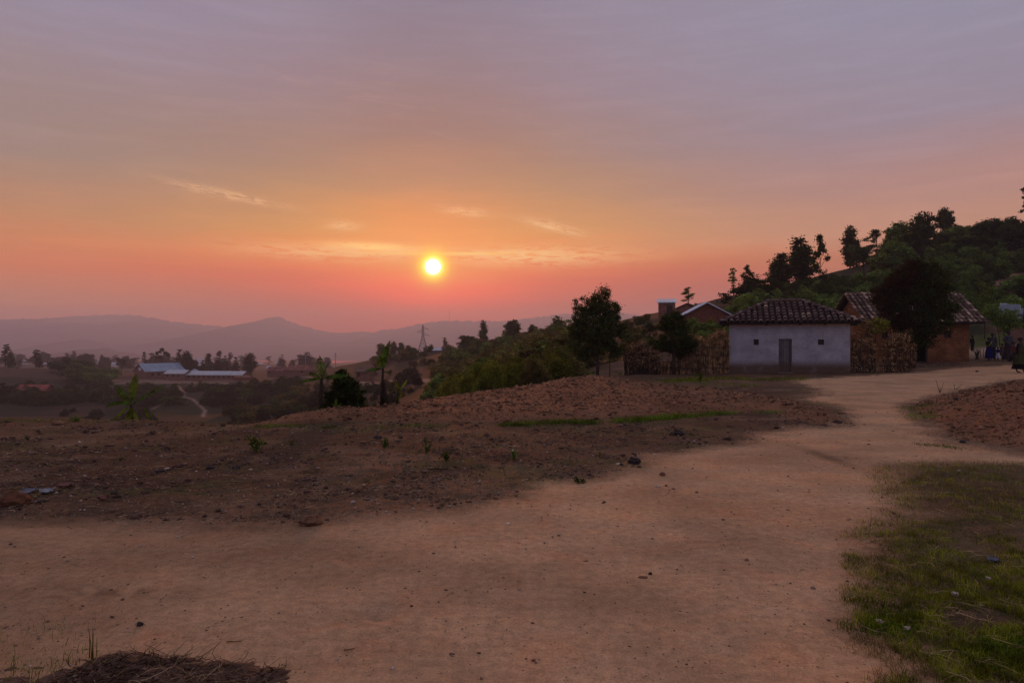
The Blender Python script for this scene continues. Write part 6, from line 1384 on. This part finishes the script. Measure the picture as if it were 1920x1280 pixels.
for a in [('brightest leafy weed on the grey soil left of centre', 480, 850, .22, .28, 'leaf_mid', 110), ('leafy weed left of the two small upright ones', 720, 842, .19, .2, 'leaf_dark', 70), ('small upright weed right of the leafy weed', 800, 850, .22, .17, 'leaf_dark', 60), ('low spreading weed near the blue scrap', 838, 866, .14, .22, 'leaf_dark', 70),
          ('neat round weed in the middle of the bare soil', 964, 862, .17, .17, 'leaf_mid', 90), ('tiny weed at the left of the soil bank', 225, 866, .07, .10, 'leaf_dark', 30), ('pale thin weed behind the brightest leafy weed', 546, 835, .1, .14, 'leaf_olive', 40), ('small weed on the left skyline of the soil bank', 140, 790, .12, .3, 'leaf_mid', 60),
          ('thin weed among the crumbs below the field grass', 1125, 858, .12, .08, 'leaf_mid', 24), ('broad leafy weed beside the stick fence', 1313, 716, .45, .4, 'leaf_lime', 60), ('low weed at the left end of the soil bank', 52, 824, .08, .16, 'leaf_dark', 30), ('flat weed right of the low crumbly dip', 1085, 906, .05, .22, 'leaf_dark', 50)]: weed(*a)
# ---- stones and lumps, each its own thing
def stone(label, px, row, wpx, mat='stone', sq=.65, name='stone', cat='stone', rough=.28, elong=1.0):
    x, y = pix2xy(px, row); s = wpx/F*y/2; me = bpy.data.meshes.new(name); bm = bmesh.new(); bmesh.ops.create_icosphere(bm, subdivisions=3 if wpx > 14 else 2, radius=1)
    sd_ = px*.37
    for v in bm.verts:
        c = v.co; k = 1 + rough*(float(fbm(np.array([c.x*1.7 + sd_]), np.array([c.y*1.7 + c.z*2.3]), 3, 7)[0]) - .5)*2.2 + (random.uniform(-.06, .06) if wpx > 14 else random.uniform(-.1, .1)); v.co = Vector((c.x*s*k*elong, c.y*s*k, max(-.5, c.z)*s*k*sq))
    bm.to_mesh(me); bm.free(); me.materials.append(M[mat]); o = bpy.data.objects.new(name, me); COL.objects.link(o); o.location = (x, y, gz(x, y) + s*sq*.35); tag(o, label, cat); return o
import bmesh
M['stone_red'] = simple('stone_red', (0.13, 0.055, 0.028), 0.4, 14, bstr=.9, bdist=.02); M['stone_rust'] = simple('stone_rust', (0.17, 0.085, 0.048), 0.4, 16, bstr=.9, bdist=.02); M['stone_dark'] = simple('stone_dark', (0.035, 0.028, 0.028), .4, 10); M['stone_pale'] = simple('stone_pale', (0.42, 0.36, 0.31), .2, 10)
M['shard'] = simple('clay_shard', (0.17, 0.085, 0.065), .25, 8)
stone('rough brown stone at the edge of the road, left of centre', 582, 983, 38, 'stone_rust', .62)
stone('round ball-like stone on the road at the end of the soil bank', 1242, 892, 11, 'stone_rust', .95)
stone('dark dung-like lump on the road in the left foreground', 262, 1172, 12, 'stone_dark', .8)
stone('small dark stone alone on the right part of the road', 1219, 1076, 8, 'stone_dark', .8); stone('tiny stone by the small dark stone on the road', 1206, 1082, 12, 'stone_rust', .3, elong=1.5)
stone('big reddish boulder at the left edge of the view', 26, 950, 50, 'stone_red', .75); stone('half-cut reddish stone left of the big reddish boulder', -4, 948, 34, 'stone_red', .7)
stone('dark charred lump at the tip of the soil bank', 1188, 868, 22, 'stone_dark', .8, rough=.6, cat='lump', name='charred_lump'); stone('dark clod pair right of the field grass strip', 1268, 816, 24, 'stone_dark', .6, rough=.5)
stone('pale flat stone by the charred lump', 1160, 869, 12, 'stone_pale', .3); stone('dark clod near the leafy weeds', 708, 822, 15, 'stone_dark', .6); stone('round dark clod at the left of the dug dip', 395, 879, 16, 'stone_dark', .6); stone('dark clod in the centre of the soil bank', 300, 884, 16, 'stone_dark', .5); stone('pale chip beside the dark clod in the soil bank', 314, 880, 9, 'stone_pale', .4)
stone('white chip right of the round dark clod', 470, 879, 8, 'stone_pale', .5); stone('dark clod right of the round dark clod', 443, 879, 15, 'stone_dark', .5); stone('stone at the foot of the right mound', 1805, 831, 12, 'stone_dark', .6); stone('small reddish stone on the road shoulder near the grass', 1676, 963, 8, 'stone_red', .6)
stone('brown pebble low on the road bottom centre', 1000, 1237, 8, 'stone_rust', .5); stone('dark chip on the road by the lower grass', 1589, 1090, 6, 'stone_dark', .5); stone('dark pebble on the road above the lower grass tongue', 1554, 1164, 6, 'stone_dark', .6); stone('brown lump on the far road before the brick house', 1832, 697, 6, 'stone_dark', .7)
stone('dark lumps at the tip of the tilled field', 1570, 795, 16, 'stone_dark', .4, rough=.6); stone('round grey stone in the grass patch', 1798, 888, 8, 'stone_pale', .6); stone('pale stone in the grass near the bottom right', 1838, 1145, 11, 'stone_pale', .5); stone('pale stone at the upper part of the grass', 1827, 988, 11, 'stone_rust', .5)
stone('clod pile on the near side of the ridge crest at left', 110, 795, 22, 'clod', .5); stone('dark clod on the mound flank', 1795, 763, 12, 'stone_dark', .5); stone('dark clod high on the mound', 1845, 739, 12, 'stone_dark', .5); stone('clod at the lower left of the mound', 1765, 775, 12, 'stone_dark', .5)
def scrap(label, px, row, wpx, dpx, mat, name='scrap', curl=.15, rz=.3, cat='scrap'):
    x, y = pix2xy(px, row); s = wpx/F*y/2; d = dpx/F*y; q = np.random.RandomState(int(px)); n = 7; mb = MB(); pts = []
    for j in range(n):
        for i in range(n):
            u, v = i/(n-1)*2 - 1, j/(n-1)*2 - 1; k = 1 - .25*abs(u*v) + .12*math.sin(u*5 + v*3 + px); pts.append((u*s*k, v*d*k, curl*s*(u*u + .5*v*v) + q.uniform(0, .12)*s))
    m_ = [(a, b, c + .012 + .06*s) for a, b, c in pts]; mb.add(pts + m_, [(j*n+i+n*n, j*n+i+1+n*n, (j+1)*n+i+1+n*n, (j+1)*n+i+n*n) for j in range(n-1) for i in range(n-1)] + [(j*n+i, (j+1)*n+i, (j+1)*n+i+1, j*n+i+1) for j in range(n-1) for i in range(n-1)] + [(i, i+1, i+1+n*n, i+n*n) for i in range(n-1)])
    o = mb.build(name, M[mat], None, True); o.location = (x, y, gz(x, y) + .01); o.rotation_euler = (0.1, 0, rz); tag(o, label, cat); return o
M['blue_plastic'] = simple('blue_plastic', (0.025, 0.035, 0.075), .3, 9, .4, .5); M['film'] = simple('clear_film', (0.12, 0.16, 0.20), .4, 14, .3, .5)
scrap('large flat reddish clay shard on the left soil bank', 123, 914, 28, 9, 'shard', 'clay_shard', .1); scrap('curved clay shard on the left soil bank near the road', 192, 940, 18, 10, 'shard', 'clay_shard', .5, .8); scrap('crumpled blue-grey plastic next to the big reddish boulder', 52, 925, 26, 16, 'blue_plastic'); scrap('pale blue film scrap near the big reddish boulder', 86, 926, 22, 12, 'film', rz=.7)
scrap('dark flat stone chip by the film scrap', 78, 944, 14, 6, 'stone_dark', 'clay_shard', .05); scrap('flat dark shard right of the curved clay shard', 214, 930, 14, 5, 'stone_dark', 'clay_shard', .05); scrap('small clay piece at the road edge of the soil bank', 212, 962, 10, 5, 'shard', 'clay_shard', .2)
scrap('dark blue plastic scrap in the right-hand grass', 1861, 1062, 22, 9, 'blue_plastic'); scrap('small white scrap in the right-hand grass', 1852, 1096, 8, 4, 'stone_pale'); scrap('pale dry leaf on the dark clover', 1648, 1172, 14, 6, 'leaf_pale' if 'leaf_pale' in M else 'stone_pale', 'dry_leaf', .2, .3, 'leaf'); scrap('pale leaf in the grass below the white scrap', 1790, 1130, 14, 6, 'stone_pale', 'dry_leaf', .2, 1.0, 'leaf')
scrap('faded leaf beside the pale dry leaf on the clover', 1700, 1190, 12, 4, 'stone_pale', 'dry_leaf', .2, .2, 'leaf'); scrap('tiny blue scrap on the bare soil', 765, 860, 7, 4, 'blue_plastic'); scrap('orange scrap on the left part of the soil bank', 672, 923, 8, 5, 'stone_red')
# ---- sticks lying about
def stick(label, px, row, Lpx, ang, rad=.005, name='stick', mat='root'):
    x, y = pix2xy(px, row); L = Lpx/F*y; mb = MB(); q = np.random.RandomState(int(px)); pts = [((i/5 - .5)*L, 0.02*L*q.normal(), rad + abs(.02*L*q.normal())) for i in range(6)]; mb.tube(pts, [rad*(1.1 - .1*i) for i in range(6)], 5)
    o = mb.build(name, M[mat]); o.location = (x, y, gz(x, y) + .003); o.rotation_euler = (0, 0, R(ang)); tag(o, label, 'stick')
stick('dark twig on the road in the lower centre', 655, 1218, 20, 20, .003); stick('thin curved twig on the road right of the straw heap', 440, 1205, 28, 12, .003); stick('stick lying in the upper grass', 1690, 1065, 40, 150, .004); stick('long stick on the bare soil left of centre', 822, 880, 36, 4, .008); stick('short dark stick in the soil near the leafy weeds', 1095, 778, 24, 30, .01); stick('dark stick at the lower grass edge', 1655, 1116, 26, 5, .004)
# thin dead stalks standing at the mound's left crest
def stalks(label, px, row, hs, name='dead_stalks', th=1.0):
    x, y = pix2xy(px, row); r = empty(name, (x, y, gz(x, y) - .02)); tag(r, label, 'dead plant')
    for dx, h in hs: MB().tube([(0, 0, 0), (dx*.6, 0, h*.6), (dx, 0.01, h)], [.010*th, .007*th, .003*th], 4).build('stem', M['root'], r)
stalks('forked dead stalk standing on the crest of the right mound', 1762, 736, [(-.12, .45), (.13, .33), (.02, .2)]); stalks('pair of thin dead stalks right of the forked one', 1790, 730, [(-.02, .22), (.28, .2)]); stalks('dry seed stalks leaning over the road from the grass edge', 1632, 988, [(-.04, .16), (.01, .2)], th=.18); stalks('thin seed stalk in the middle of the grass patch', 1757, 1062, [(0, .28), (.03, .2)], th=.18)

# ---- heap of dug earth and roots, bottom left
def heap():
    r = empty('straw_heap', (-1.72, 3.28, gz(-1.72, 3.28))); tag(r, 'heap of dug earth, roots and dry straw in the bottom left foreground', 'heap'); q = np.random.RandomState(5)
    nx, ny = 150, 80; gx, gy = np.meshgrid(np.linspace(-.75, .75, nx), np.linspace(-.50, .30, ny))
    def hf(x, y): 
        e = sst(1 - np.sqrt((x/.66)**2 + ((y + .12)/.30)**2) + (fbm(x*4, y*4, 3, 81) - .5)*.9 + (fbm(x*15, y*15, 3, 84) - .5)*.5, 0, .75); return e*(-.016 + .070*fbm(x*5 + 3, y*5, 4, 82) + .05*fbm(x*18, y*18, 3, 83)) - .02*(e <= 0.001)
    z = hf(gx, gy); idx = np.arange(nx*ny).reshape(ny, nx); qd = np.stack([idx[:-1, :-1], idx[:-1, 1:], idx[1:, 1:], idx[1:, :-1]], -1).reshape(-1, 4)
    np_obj('earth', np.stack([gx, gy, z], -1).reshape(-1, 3), qd, M['soil_dark'], r, True)
    for nm, n, L, rd, mat in (('straw', 420, .13, .0016, 'straw'), ('roots', 1500, .10, .0018, 'root')):
        x = q.uniform(-.66, .66, n); y = q.uniform(-.36, .20, n); k = hf(x, y) > .01; x, y = x[k], y[k]; mb = MB()
        for a, b, c in zip(x, y, hf(x, y)):
            t = q.uniform(0, 6.28); l = L*q.uniform(.3, 1.4); u = q.uniform(-.1, .75 if q.uniform() < .14 else .22)*l; pts = [(a, b, c)]; 
            for i in range(4): t += q.normal()*(.4 if nm == 'straw' else .9); pts.append((pts[-1][0] + math.cos(t)*l/4, pts[-1][1] + math.sin(t)*l/4, max(pts[-1][2] + u/4 + q.normal()*.004, c - .01)))
            mb.tube(pts, [rd, rd, rd*.9, rd*.7, rd*.4], 3, False)
        mb.build(nm, M[mat], r)
    P = np.stack([q.uniform(-.6, .6, 500), q.uniform(-.34, .18, 500)], -1); zz = hf(P[:, 0], P[:, 1]); k = zz > .01; V, Q = chunks(P[k], zz[k], q.uniform(.004, .016, k.sum()), q); tag(np_obj('clods', V, Q, M['clod_dull'], r), kind='stuff')
heap()
XY = np.stack([rs.normal(-2.32, .12, 150), rs.normal(3.34, .10, 150)], -1); V, Q = blades(XY, ground_z(XY[:, 0], XY[:, 1]), .055, .004, rs, .8); tag(np_obj('grass', V, Q, M['grass']), kind='stuff')
XY = np.stack([rs.normal(-2.12, .012, 10), rs.normal(3.44, .015, 10)], -1); V, Q = blades(XY, ground_z(XY[:, 0], XY[:, 1]), .15, .005, rs, .15); o = tag(np_obj('grass_tuft', V, Q, M['grass']), 'upright green grass tuft at the left end of the straw heap', 'grass tuft')
XY = np.stack([rs.normal(-2.6, .12, 40), rs.normal(3.75, .12, 40)], -1); V, Q = blades(XY, ground_z(XY[:, 0], XY[:, 1]), .07, .003, rs, .4); tag(np_obj('grass', V, Q, M['grass']), kind='stuff')
# rubble at the foot of the brick house
q = np.random.RandomState(3); n = 700; p = q.uniform(1712, 1800, n); y = q.uniform(39.6, 42.8, n); x = (p - CX)/F*y; V, Q = chunks(np.stack([x, y], -1), ground_z(x, y), q.uniform(.015, .07, n), q); tag(np_obj('rubble', V, Q, M['clod_dull']), kind='stuff')
